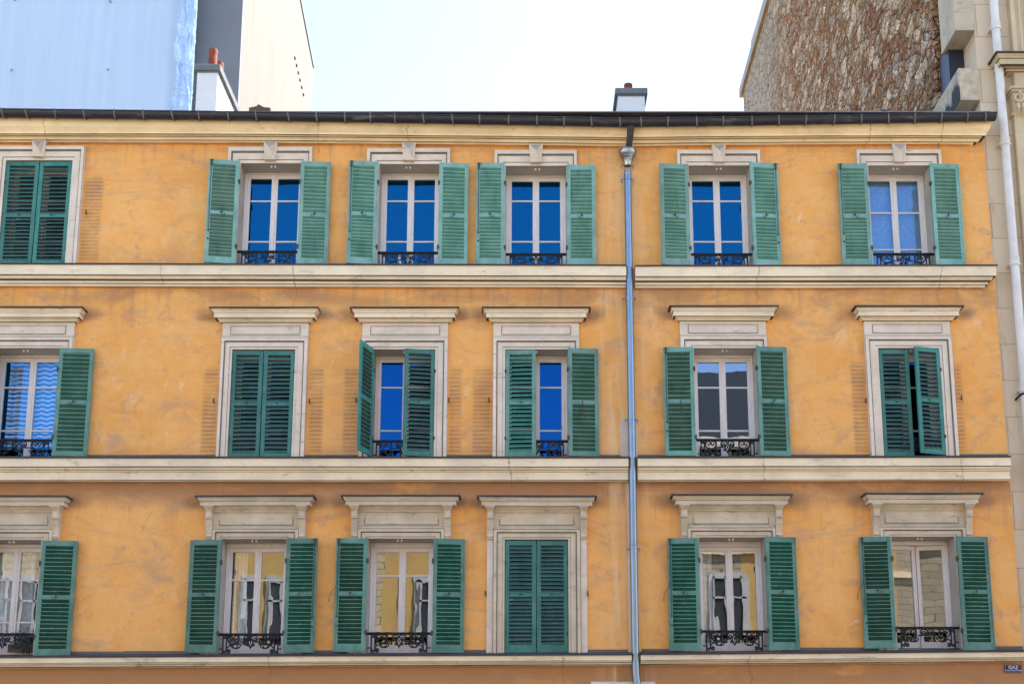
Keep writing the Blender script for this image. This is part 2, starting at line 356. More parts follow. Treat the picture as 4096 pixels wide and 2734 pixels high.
def sweep(prof, sta_x, sta_dz, mitre_l, mitre_r, mi=0, jit=0):
    """moulding along x. prof [(o,z)], o = projection from the wall"""
    mb = MB(); n = len(prof); cols = []
    if mitre_l: cols.append([(sta_x[0]-o, .03, z+sta_dz[0]) for o, z in prof])
    for k, (x, dz) in enumerate(zip(sta_x, sta_dz)):
        sh = -1 if (k == 0 and mitre_l) else (1 if (k == len(sta_x)-1 and mitre_r) else 0)
        cols.append([(x+sh*o, -o, z+dz+(random.uniform(-jit, jit) if not sh else 0)) for o, z in prof])
    if mitre_r: cols.append([(sta_x[-1]+o, .03, z+sta_dz[-1]) for o, z in prof])
    vs = [p for c in cols for p in c]; L = len(cols)
    fs = [(i*n+k, i*n+k+1, (i+1)*n+k+1, (i+1)*n+k) for i in range(L-1) for k in range(n-1)]
    fs += [tuple(range(n)), tuple(range((L-1)*n, L*n))]
    mb.add(vs, fs, mi)
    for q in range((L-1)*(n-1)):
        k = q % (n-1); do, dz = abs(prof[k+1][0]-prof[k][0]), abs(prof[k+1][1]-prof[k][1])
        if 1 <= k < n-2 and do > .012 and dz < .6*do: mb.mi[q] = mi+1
    return mb
def vprof(pts): return [(o, Z(v, -o)) for o, v in pts]

def belt(row, prof, leadpts, vmid, parts):
    P = vprof(prof); LP = vprof(leadpts)
    P = [(-.02, P[0][1])]+P
    for (ua, ub, ml, mr, u_st) in parts:
        us = [ua]+u_st+[ub]
        xs_ = [X(u, vmid) for u in us]
        if mr: xs_[-1] = XR-(.25 if row == 'T' else .15)
        dz = [zbelt(row, u) for u in us]
        # extra stations so the old edge is not perfectly straight
        X2, D2 = [xs_[0]], [dz[0]]
        for k in range(len(xs_)-1):
            m_ = max(1, int((xs_[k+1]-xs_[k])/.8))
            for q in range(1, m_+1): X2.append(xs_[k]+(xs_[k+1]-xs_[k])*q/m_); D2.append(dz[k]+(dz[k+1]-dz[k])*q/m_)
        b = sweep(P, X2, D2, ml, mr, jit=.0025).build('belt_course', [CREAM, GROOVE], OB)
        zt = LP[0][1]; zb = LP[1][1]; o = LP[0][0]
        sweep([(-.01, zt+.045), (o, zt), (o+.004, (zt+zb)/2), (o, zb), (o-.03, zb+.002), (-.01, zb+.03)], X2, D2, ml, mr, jit=.002).build('lead_flashing', [LEAD, LEAD], b)
uu = lambda a, b: list(range(a, b, 160))
belt('T', [(.215,609),(.215,610),(.21,632),(.165,634),(.165,637),(.15,642),(.11,647),(.10,650),(.10,652),(.07,653),(.06,659),(-.02,660)],
     [(.235,606),(.235,609)], 640, [(-455,1434.5,False,False,uu(0,1400)), (1455.5,2262,False,True,uu(1600,2200))])
belt('M', [(.20,1050),(.20,1051),(.20,1069),(.165,1071),(.155,1074),(.145,1077),(.13,1078),(.13,1081),(.115,1082),(.11,1093),(.13,1095),(.13,1100),(.10,1101),(.08,1104),(-.02,1105)],
     [(.22,1046),(.22,1050)], 1070, [(-455,1439.5,False,False,uu(0,1400)), (1461,2309,False,False,uu(1600,2200))])
belt('B', [(.18,1502),(.18,1503),(.18,1514),(.15,1515),(.145,1518),(.12,1519),(.11,1522),(.10,1523),(.07,1525),(.06,1526),(-.02,1527)],
     [(.20,1498),(.20,1502)], 1510, [(-455,1447,False,False,uu(0,1400)), (1468,2345,False,True,uu(1600,2300))])
# lead upstands on top of the two lower belts, between the architraves
def upstand(row, vtop, proj):
    edges = [(X(h[0],vtop)-.01, X(h[1],vtop)+.01) for h in [(ROW[row]['heads'][c][0]-(13 if row=='B' else 0), ROW[row]['heads'][c][1]+(13 if row=='B' else 0)) for c in range(6)]]
    edges = [(OPEN[row,c][0]-.19-(.10 if row=='B' else 0), OPEN[row,c][1]+.19+(.10 if row=='B' else 0)) for c in range(6)]
    xs_ = [XL]+[q for e in edges for q in e]+[XR+.0]
    for a, b in zip(xs_[0::2], xs_[1::2]):
        if b-a < .1: continue
        if a < XP < b: segs = [(a, XP-.11), (XP+.11, b)]
        else: segs = [(a, b)]
        for p, q in segs:
            n_ = max(1, round((q-p)/1.3)); m = MB()
            for k in range(n_):
                xm_ = p+(q-p)*(k+.5)/n_; m.box(p+(q-p)*k/n_, p+(q-p)*(k+1)/n_, -.012-.006*(k % 2), .01, ROWZ[row]-.06, Z(vtop)+zbelt(row, U0+xm_*143))
            m.build('lead_upstand', UPST, OB)
upstand('M', 1043, 0); upstand('B', 1488.5, 0)

# eaves cornice
cp = vprof([(.31,281),(.30,285),(.29,291),(.28,293),(.25,300),(.24,302),(.235,307),(.185,308.5),(.18,312),(.165,314),(.13,319),(.125,321),(.08,322.5),(.07,327),(-.02,328)])
cp = [(-.02, cp[0][1]+.12), (.32, cp[0][1]+.12)]+cp
cu = [-455, 0, 300, 560, 783, 1000, 1200, 1430, 1460, 1650, 1900, 2100, 2242]; cdv = [-1, -1, -.5, 0, 2, 4, 6, 9, 8.5, 6, 4.5, 3.5, 4.5]
cx_ = [X(u, 310, -.1) for u in cu]; cx_[-1] = XR-.28; cx2, cd2 = [], []
for k in range(len(cx_)-1):
    m_ = 3
    for q in range(m_): cx2.append(cx_[k]+(cx_[k+1]-cx_[k])*q/m_); cd2.append(-(cdv[k]+(cdv[k+1]-cdv[k])*q/m_)/138)
cx2.append(cx_[-1]); cd2.append(-cdv[-1]/138)
sweep(cp, cx2, cd2, False, True, jit=.002).build('eaves_cornice', [CREAM_HI, GROOVE], OB)

# gutter
def gz(u):
    pts = [(-460,246),(-190,248.5),(0,250),(560,257),(1000,264),(1430,272),(1700,269),(2000,264),(2287,258)]
    for (a, x), (b, y) in zip(pts, pts[1:]):
        if u <= b: t = (u-a)/(b-a); return x+(y-x)*t
    return pts[-1][1]
GO, GR = .40, .094
gu = list(range(-460, 2280, 45))+[2287]
gb = MB(); n = 14
vs = []
def gpt(u): 
    v = gz(u); return X(u, v, -(GO+GR)), Z(v, -(GO+GR))
for u in gu:
    x_, z_ = gpt(u)
    for k in range(n+1):
        a = math.pi*k/n; vs.append((x_, -GO-GR*math.cos(a), z_-GR*1.05*math.sin(a)))
    for k in range(n+1):
        a = math.pi*(n-k)/n; vs.append((x_, -GO-(GR-.006)*math.cos(a), z_-(GR-.006)*1.05*math.sin(a)))
w_ = 2*(n+1)
fs = [(i*w_+k, i*w_+(k+1) % w_, (i+1)*w_+(k+1) % w_, (i+1)*w_+k) for i in range(len(gu)-1) for k in range(w_)]
fs += [tuple((len(gu)-1)*w_+k for k in range(n+1))]
gb.add(vs, fs); gb.tube([(gpt(u)[0], -GO-GR-.006, gpt(u)[1]) for u in gu], .011, 8)
GUT = gb.build('gutter', GUTTER, OB, smooth=True)
for u in [3,58,126,191,261.5,328,393,455.5,522,586,660,725,790.6,849,905.7,970,1036.5,1100,1167,1231.6,1293.5,1356,1421.5,1470,1532.6,1597.8,1658.8,1724.8,1786,1850,1915,1976,2038,2099,2160.5,2220,2261]:
    x_, z_ = gpt(u); s = MB(); sl = random.uniform(-.012, .04)
    path = [(x_+sl*k/8, -GO-(GR+.006)*math.cos(math.pi*k/8*.9), z_-(GR+.006)*1.05*math.sin(math.pi*k/8*.9)) for k in range(9)]
    path = [(x_, -GO-GR-.012, z_+.018)]+path
    s.tube(path, .012, 6); s.build('gutter_strap', worn('strap_metal', (.19, .165, .15), (.2, .17, .15), 8, .6) if 'strap_metal' not in bpy.data.materials else bpy.data.materials['strap_metal'], GUT, smooth=True)

# roof, low zinc slope hidden behind the gutter
zr = Z(262, -.3)
SLATE = simple('zinc_roof', (.16, .17, .19), .5, .3, .1, 6)
MB().prism([(-.40, zr-.02), (-.40, zr+.0), (4.5, zr+1.35), (9, zr), (9, zr-.05), (4.5, zr+1.28)], 'x', XL-.05, XR+.0).build('roof', SLATE, OB)

# downpipe with hopper
px = lambda v: XP
zh = Z(333, -.33)
zo = Z(290, -GO-GR)
xo = X(1447, 292, -.4)
DP = MB().tube([(XP, -.115, Z(392, -.115)), (XP, -.115, 8.0), (XP, -.115, 3.3), (XP+.02, -.115, 3.1), (XP+.05, -.115, 2.9), (XP+.05, -.115, .02)], .059, 20)
for v in (402, 688, 1250, 980): DP.lathe([(.060, Z(v,-.1)+.04), (.064, Z(v,-.1)+.035), (.064, Z(v,-.1)-.0), (.060, Z(v,-.1)-.01)], XP, -.115, 20)
DPo = DP.build('downpipe', ZINC, OB, smooth=True)
hz = Z(337, -.33)
prof = [(.150,.0),(.158,.0),(.158,-.012),(.150,-.016),(.150,-.045),(.138,-.065),(.140,-.078),(.118,-.105),(.120,-.118),(.092,-.15),(.093,-.160),(.074,-.185),(.068,-.22),(.060,-.26)]
HOPM = simple('hopper_zinc', (.40, .40, .37), .32, 1.0, 0, 12, .2)
hb = MB().lathe([(r, hz+z) for r, z in prof[::-1]]+[(.142, hz), (.10, hz-.10)], XP, -.17, 28, cap=False)
hb.build('hopper', HOPM, DPo, smooth=True)
MB().tube([(xo, -GO-.02, Z(292,-GO-.02)+.03), (xo-.01, -GO+.06, hz+.16), (XP+.005, -.19, hz-.03)], [.062, .054, .050], 16).build('outlet_pipe', GUTTER, DPo, smooth=True)
for v in (378.6, 411, 681, 961.6, 1257):
    z_ = Z(v, -.115)
    s = MB().lathe([(.059,z_-.015),(.066,z_-.013),(.066,z_+.013),(.059,z_+.015)], XP, -.115, 20)
    for sx in (-1, 1):
        s.bbox(XP+sx*.085-.02, XP+sx*.085+.02, -.128, -.120, z_-.016, z_+.016, .003); s.tube([(XP+sx*.10, -.125, z_), (XP+sx*.10, .0, z_)], .007, 6)
    s.build('pipe_clamp', ZINC, DPo, smooth=True)
# pale board and wash behind the pipe
BOARD = worn('pale_mortar', (.62, .50, .40), (.4, .3, .22), 3, .4)
MB().bbox(X(1423,1000), X(1461,1000), -.02, .01, ZB1-.03, Z(963), .004).build('pipe_backboard', BOARD, OB)
MB().bbox(X(1441,1300), X(1449,1300), -.014, .01, ZB0-.03, Z(1108), .004).build('pipe_fillet', BOARD, OB)
MB().bbox(X(1355,1565), X(1502,1565), -.06, .01, Z(1563)-1.2, Z(1563), .01).build('door_lintel', worn('pale_lintel', (.66,.60,.52), (.3,.25,.2), 3, .4), OB)

# ---------------------------------------------------------------- architraves, hoods, keystones
def archi(o4, tl, tr, tt, prof, mat, name='architrave'):
    """U shaped mitred moulding; prof [(t 0..1 outward, projection)]"""
    a, b, z0, z1 = o4; mb = MB(); n = len(prof)
    st = [[(a-t*tl, -p, z0) for t, p in prof], [(a-t*tl, -p, z1+t*tt) for t, p in prof], [(b+t*tr, -p, z1+t*tt) for t, p in prof], [(b+t*tr, -p, z0) for t, p in prof]]
    vs = [q for s in st for q in s]
    fs = [(i*n+k, i*n+k+1, (i+1)*n+k+1, (i+1)*n+k) for i in range(3) for k in range(n-1)]
    mb.add(vs, fs)
    for q in range(3*(n-1)):
        k = q % (n-1); dp, dt = abs(prof[k+1][1]-prof[k][1]), prof[k+1][0]-prof[k][0]
        if dp > .005 and 0 < dt < .07: mb.mi[q] = 1
    return mb.build(name, [mat, GROOVEP], OB)
AP = [(0,-.015),(0,.028),(.20,.03),(.22,.045),(.62,.045),(.64,.052),(.70,.058),(.72,.075),(.98,.08),(1,.075),(1,-.015)]
for c in range(6):
    o4 = OPEN['T', c]; L, R_, vt = ROW['T']['heads'][c]
    xl, xr = X(L, vt), X(R_, vt); wl, wr = o4[0]-xl, xr-o4[1]
    tt = Z(vt)-o4[3]
    A = archi(o4, max(.16, wl), max(.16, wr), tt, AP, STONEP)
    kc = (xl+xr)/2 + (.02 if c == 0 else .005)
    zt, zb = Z(vt-11), o4[3]-.0+.03
    w1, w2 = .117, .088; zc = zb+(zt-zb)*.5
    k = MB(); f1 = -.105
    vs = [(kc-w1, .01, zt), (kc+w1, .01, zt), (kc+w2, .01, zb), (kc-w2, .01, zb), (kc-w1, f1, zt), (kc+w1, f1, zt), (kc+w2, f1, zb), (kc-w2, f1, zb),
          (kc-w1+.022, f1-.012, zt-.022), (kc+w1-.022, f1-.012, zt-.022), (kc+w2-.02, f1-.012, zb+.022), (kc-w2+.02, f1-.012, zb+.022), (kc, f1-.085, zc)]
    fs = [(0,1,5,4),(1,2,6,5),(2,3,7,6),(3,0,4,7),(4,5,9,8),(5,6,10,9),(6,7,11,10),(7,4,8,11),(8,9,12),(9,10,12),(10,11,12),(11,8,12)]
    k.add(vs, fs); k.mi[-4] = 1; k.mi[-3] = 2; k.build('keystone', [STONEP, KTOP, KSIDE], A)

def panel(mb, x0, x1, z0, z1, y, w=.012, d=.010, mi=0):
    mb.box(x0, x1, y-d, y+.002, z0, z0+w, mi); mb.box(x0, x1, y-d, y+.002, z1-w, z1, mi)
    mb.box(x0, x0+w, y-d, y+.002, z0+w, z1-w, mi); mb.box(x1-w, x1, y-d, y+.002, z0+w, z1-w, mi)
def rb(): return random.uniform(-.003, .003)
for c in range(6):
    o4 = OPEN['M', c]; L, R_, vh = ROW['M']['heads'][c]; dv = vh-774
    xl, xr = X(L, vh, -.075), X(R_, vh, -.075)
    A = archi(o4, o4[0]-xl, xr-o4[1], Z(vh, -.075)-o4[3], AP, STONEP)
    pr = [(.24,706.5),(.215,707),(.205,711),(.19,714),(.19,716.5),(.178,717),(.178,727.5),(.135,729),(.13,731),(.10,735),(.09,738),(.07,740),(.06,741)]
    P = [(o, Z(v+dv, -o)) for o, v in pr]
    fx0, fx1 = xl+.005, xr-.005                 # frieze slab edges
    P = [(-.02, P[0][1])]+P+[(-.02, P[-1][1])]
    H = sweep(P, [fx0+.06, (fx0+fx1)/2, fx1-.06], [rb(), rb(), rb()], True, True).build('window_hood', [CREAM, GROOVE], OB)
    zt, zb = Z(703+dv, -.245), Z(706.5+dv, -.24)
    sweep([(-.015, zt+.05), (.248, zt), (.250, zb), (.235, zb-.002), (-.015, zb+.02)], [fx0+.06, fx1-.06], [0, 0], True, True).build('lead_cap', [LEAD, LEAD], H)
    zf0, zf1 = Z(vh, -.05)+.0, P[-2][1]+.02
    fr = MB().box(fx0, fx1, -.052, .01, zf0+.002, zf1)
    panel(fr, fx0+.10*1.3, fx1-.10*1.3, Z(768+dv, -.05), Z(747+dv, -.05), -.052, .008, .004, 1)
    panel(fr, fx0+.10*1.3+.010, fx1-.10*1.3-.010, Z(768+dv, -.05)+.010, Z(747+dv, -.05)-.010, -.052, .006, .012)
    fr.box(fx0-.004, fx1+.004, -.062, .01, zf0-.0, zf0+.016)
    fr.box(fx0-.002, fx1+.002, -.057, .01, zf0+.016, zf0+.024, 1)
    fr.build('frieze', [STONEP, GROOVEP], H)

def bracket(cx, w, ztop, zbot):
    """scrolled console under a window hood"""
    h = ztop-zbot; mb = MB()
    # flared cap mouldings
    for k, (e, y_, za, zb_) in enumerate([(.034,.235,0,.04),(.024,.215,.04,.075),(.014,.195,.075,.11),(.004,.175,.11,.15)]):
        mb.box(cx-w/2-e, cx+w/2+e, -y_, .005, ztop-h*zb_-.0, ztop-h*za)
    # block
    mb.box(cx-w/2, cx+w/2, -.160, .005, ztop-h*.36, ztop-h*.15)
    mb.box(cx-w/2+.012, cx+w/2-.012, -.168, -.158, ztop-h*.33, ztop-h*.18)
    mb.box(cx-w/2-.004, cx+w/2+.004, -.164, .005, ztop-h*.38, ztop-h*.36)
    # S curved leg
    pts = [(-.120, ztop-h*.38), (-.118, ztop-h*.46), (-.105, ztop-h*.56), (-.085, ztop-h*.68), (-.072, ztop-h*.80), (-.072, ztop-h*.85), (-.088, ztop-h*.87), (-.092, ztop-h*.93), (-.07, ztop-h*.96), (-.066, zbot), (.005, zbot), (.005, ztop-h*.38)]
    mb.prism(pts, 'x', cx-w/2, cx+w/2)
    ps = [(a-.010, b) for a, b in pts[:6]]
    for dx in (-w/2+.008, w/2-.008):
        mb.prism(ps+[(ps[-1][0]+.02, ps[-1][1]), (ps[0][0]+.02, ps[0][1])], 'x', cx+dx-.008, cx+dx+.008)
    return mb
for c in range(6):
    o4 = OPEN['B', c]; L, R_, vh = ROW['B']['heads'][c]; dv = vh-1212.7
    xl, xr = X(L, vh, -.075), X(R_, vh, -.075)
    A = archi(o4, o4[0]-xl, xr-o4[1], Z(vh, -.075)-o4[3], AP, STONEB)
    bw = .098
    fx0, fx1 = xl-bw-.004, xr+bw+.004
    pr = [(.262,1138),(.24,1139),(.23,1143),(.215,1146),(.215,1148),(.20,1149),(.20,1158)]
    P = [(o, Z(v+dv, -o)) for o, v in pr]; P = [(-.02, P[0][1])]+P+[(-.02, P[-1][1])]
    rp = [rb()*2, rb()*2]
    ob_ = .112
    H = sweep(P, [fx0+ob_, (fx0+fx1)/2, fx1-ob_], [rp[0], rb()*2, rp[1]], True, True).build('window_hood', [STONEB, GROOVE], OB)
    zt, zb = Z(1134.5+dv, -.27), Z(1138+dv, -.265)
    sweep([(-.015, zt+.05), (.270, zt), (.272, zb), (.255, zb-.002), (-.015, zb+.02)], [fx0+ob_, fx1-ob_], [rp[0], rp[1]], True, True).build('lead_cap', [LEAD, LEAD], H)
    z1 = P[-1][1]+.01; z0 = Z(1235+dv, -.07)
    bracket(xl-bw/2-.004, bw, z1-.012, z0).build('bracket', STONEB, H); bracket(xr+bw/2+.004, bw, z1-.012, z0).build('bracket', STONEB, H)
    fr = MB()
    cv = [(.13, z1), (.125, z1-.02), (.10, z1-.05), (.075, z1-.075), (.07, z1-.095), (.045, z1-.10), (.04, Z(vh-1, -.04)), (-.01, Z(vh-1, -.04)), (-.01, z1)]
    fr.prism([(-o, z) for o, z in cv], 'x', xl-.003, xr+.003)
    zp1, zp0 = Z(1178+dv, -.05), Z(1203+dv, -.05)
    fr.bbox(xl+.10, xr-.10, -.052, -.03, zp0, zp1, .010)
    fr.box(xl+.09, xr-.09, -.043, -.03, zp0-.011, zp1+.011, 1)
    fr.box(xl-.002, xr+.002, -.068, .01, Z(vh-1,-.04)-.004, Z(vh-1,-.04)+.022)
    fr.box(xl-.001, xr+.001, -.055, .01, Z(vh-1,-.04)+.022, Z(vh-1,-.04)+.031, 1)
    fr.build('frieze', [STONEB, GROOVEP], H)
    for xa in (xl-bw-.004, xr+.004): MB().bbox(xa, xa+bw, -.035, .01, o4[2]-.03, z0-.0, .004).build('pilaster_strip', STONEP, A)

# ---------------------------------------------------------------- windows
BARS = {('T',None): (462,555), ('M',None): (889,988), ('B',0): (1330,1427), ('B',1): (1330,), ('B',2): (1320,), ('B',3): (), ('B',4): (), ('B',5): (), ('T',5): (489,573)}
def casement(w, h, bars, side, rail=.06, top=.07, bot=.09):
    """leaf hinged at x=0 and running to side*w; z from 0 to h"""
    mb = MB(); st = .055; t = .045
    def bx(a, b, z0, z1, y0=0, y1=t, be=.004): mb.bbox(min(a*side, b*side), max(a*side, b*side), y0, y1, z0, z1, be)
    bx(0, st, 0, h); bx(w-st, w, 0, h); bx(st, w-st, 0, bot); bx(st, w-st, h-top, h)
    bx(w-.022, w+.002, .0, h, -.012, .002, .003)
    for z in bars: bx(st, w-st, z-.014, z+.014, .006, t-.006, .005)
    g = MB(); x0, x1 = sorted((st*side, (w-st)*side))
    g.add([(x0,.024,bot),(x1,.024,bot),(x1,.024,h-top),(x0,.024,h-top)], [(0,1,2,3)])
    return mb, g
def window(r, c):
    a, b, z0, z1 = OPEN[r, c]; ys = .33
    vg = {'T': 411, 'M': 831, 'B': 1266}[r] + {('T',0):-8,('T',5):5,('T',1):-2,('B',3):1,('B',4):-2,('B',5):-6}.get((r,c), 0)
    zg = min(z1-.1, Z(vg, ys+.03))
    bars = BARS.get((r, c), BARS.get((r, None), ()))
    m = MB(); fr = .042
    ztf = zg+.07+.002                       # top of the casements
    m.bbox(a+.001, a+fr, ys, ys+.08, z0+.002, z1-.001, .005); m.bbox(b-fr, b-.001, ys, ys+.08, z0+.002, z1-.001, .005)
    m.bbox(a+fr, b-fr, ys-.004, ys+.08, ztf, z1-.001, .006)
    if z1-ztf > .06: m.bbox(a+fr, b-fr, ys-.03, ys-.004, ztf+.02, min(ztf+.05, z1-.004), .008)
    zs0 = z0+.05 if r != 'B' else z0+.085
    m.bbox(a+fr, b-fr, ys-.012, ys+.08, z0+.002, zs0, .006)
    # stone stops for the shutters under the lintel
    cxx = (a+b)/2+random.uniform(-.03, .03)
    for dx in (-.035, .03): m.bbox(cxx+dx-.014, cxx+dx+.014, .05, .08, z1-.035, z1-.001, .008)
    mat = WOOD_W
    W = m.build('window', mat, OB)
    mid = (a+b)/2; w = mid-a-fr-.001
    zb = [Z(v, ys+.03)-(zs0+.004) for v in bars]
    h = ztf-(zs0+.004)-.003
    ang = {('B',5): 11, ('B',1): .5}.get((r, c), 0)
    gm = GLASS['C'] if (r, c) == ('M', 4) else GLASS['S'] if (r, c) in (('M', 0), ('T', 5)) else GLASS[r]
    for side, xh in ((1, a+fr+.001), (-1, b-fr-.001)):
        cm, gg = casement(w, h, zb, side, bot=.075 if r != 'B' else .1)
        rz = side*R(ang+random.uniform(-.25, .25)) if ang else side*R(random.uniform(0, .35))
        cm.build('casement', mat, W, (xh, ys+.012, zs0+.004), rz, local=True)
        gg.build('window_pane', gm, W, (xh, ys+.012, zs0+.004), rz, local=True)
    return W
for r in 'TMB':
    for c in range(6): window(r, c)

# ---------------------------------------------------------------- wrought iron guards
def spiral(cx, cz, r0, r1, a0, a1, n=14):
    return [(cx+(r0+(r1-r0)*k/n)*math.cos(R(a0+(a1-a0)*k/n)), cz+(r0+(r1-r0)*k/n)*math.sin(R(a0+(a1-a0)*k/n))) for k in range(n+1)]
def smooth_pts(P, n=5):
    out = []
    for i in range(len(P)-1):
        p0, p1, p2, p3 = P[max(i-1,0)], P[i], P[i+1], P[min(i+2,len(P)-1)]
        for k in range(n):
            t = k/n; out.append(tuple(.5*((2*p1[j])+(-p0[j]+p2[j])*t+(2*p0[j]-5*p1[j]+4*p2[j]-p3[j])*t*t+(-p0[j]+3*p1[j]-3*p2[j]+p3[j])*t**3) for j in (0, 1)))
    return out+[P[-1]]
def railing(a, b, ztop):
    mb = MB(); cx = (a+b)/2; s = (b-a)/1.075/1065*1.0; y = .03
    def tr(p, sg): return (cx+sg*(p[0]-1515)*s, y, ztop-.0-(p[1]-195)/1065)
    def line(P, r=.0085):
        for sg in (1, -1): mb.tube([tr(p, sg) for p in P], r*1.25, 6)
    mb.bbox(a+.004, b-.004, y-.022, y+.022, ztop-.022, ztop, .006); mb.bbox(a+.004, b-.004, y-.014, y+.014, ztop-.040, ztop-.022, .004)
    line([(1035,235),(1035,555)], .010); line([(1096,235),(1096,500)], .009); line([(965,455),(1035,455)], .008)
    fl = lambda pts: [(x_, -z_) for x_, z_ in pts]
    def spc(x_, z_, r0, r1, a0, a1): line(fl(spiral(x_, -z_, r0, r1, a0, a1)), .0085)
    spc(1062,262,6,26,0,420); spc(1062,508,6,26,0,-420); spc(1140,495,6,30,0,500)
    line(smooth_pts([(1168,510),(1130,522),(1105,490),(1108,440),(1150,405),(1230,385),(1300,345),(1310,290)]))
    line(fl(spiral(1212,-280,98,98,150,390)), .010); 
    line(smooth_pts([(1127,232),(1113,290),(1150,238),(1190,250),(1204,285),(1180,312),(1158,292),(1172,275)]))
    line(smooth_pts([(1300,232),(1308,290),(1275,238),(1235,250),(1222,285),(1245,312),(1268,292),(1255,275)]))
    spc(1300,368,8,28,90,-200); line(fl(spiral(1240,-385,60,60,200,340)), .008)
    line(fl(spiral(1270,-370,78,78,190,350)), .008)
    line([(1325,342),(1440,342)], .008)
    spc(1440,300,8,46,0,-560)
    line(smooth_pts([(1395,300),(1405,255),(1450,236),(1500,255),(1545,310),(1555,360),(1535,410),(1515,438)]))
    spc(1466,388,8,30,60,-400); line([(1488,405),(1515,430)], .008)
    for (zc, hw, hh) in ((335,13,38),(432,11,34)):
        p = [tr((1515,zc-hh),1), tr((1515+hw,zc),1), tr((1515,zc+hh),1), tr((1515-hw,zc),1)]
        mb.prism([(q[0], q[2]) for q in p], 'y', y-.008, y+.008)
    mb.box(a+.004, b-.004, y-.006, y+.006, ztop-.352, ztop-.338)
    return mb.build('window_guard', IRON, OB, smooth=True)
for (r, c, v) in [('T',1,573.5),('T',2,576),('T',3,579.5),('T',4,579.6),('T',5,579),('T',0,572),('M',0,1006),('M',2,1008),('M',3,1008),('M',4,1005),('B',0,1450.5),('B',1,1451),('B',2,1448.6),('B',4,1444),('B',5,1435.8),('M',1,1006),('M',5,1005),('B',3,1448)]:
    a, b, _, _ = OPEN[r, c]; railing(a, b, Z(v, .0))

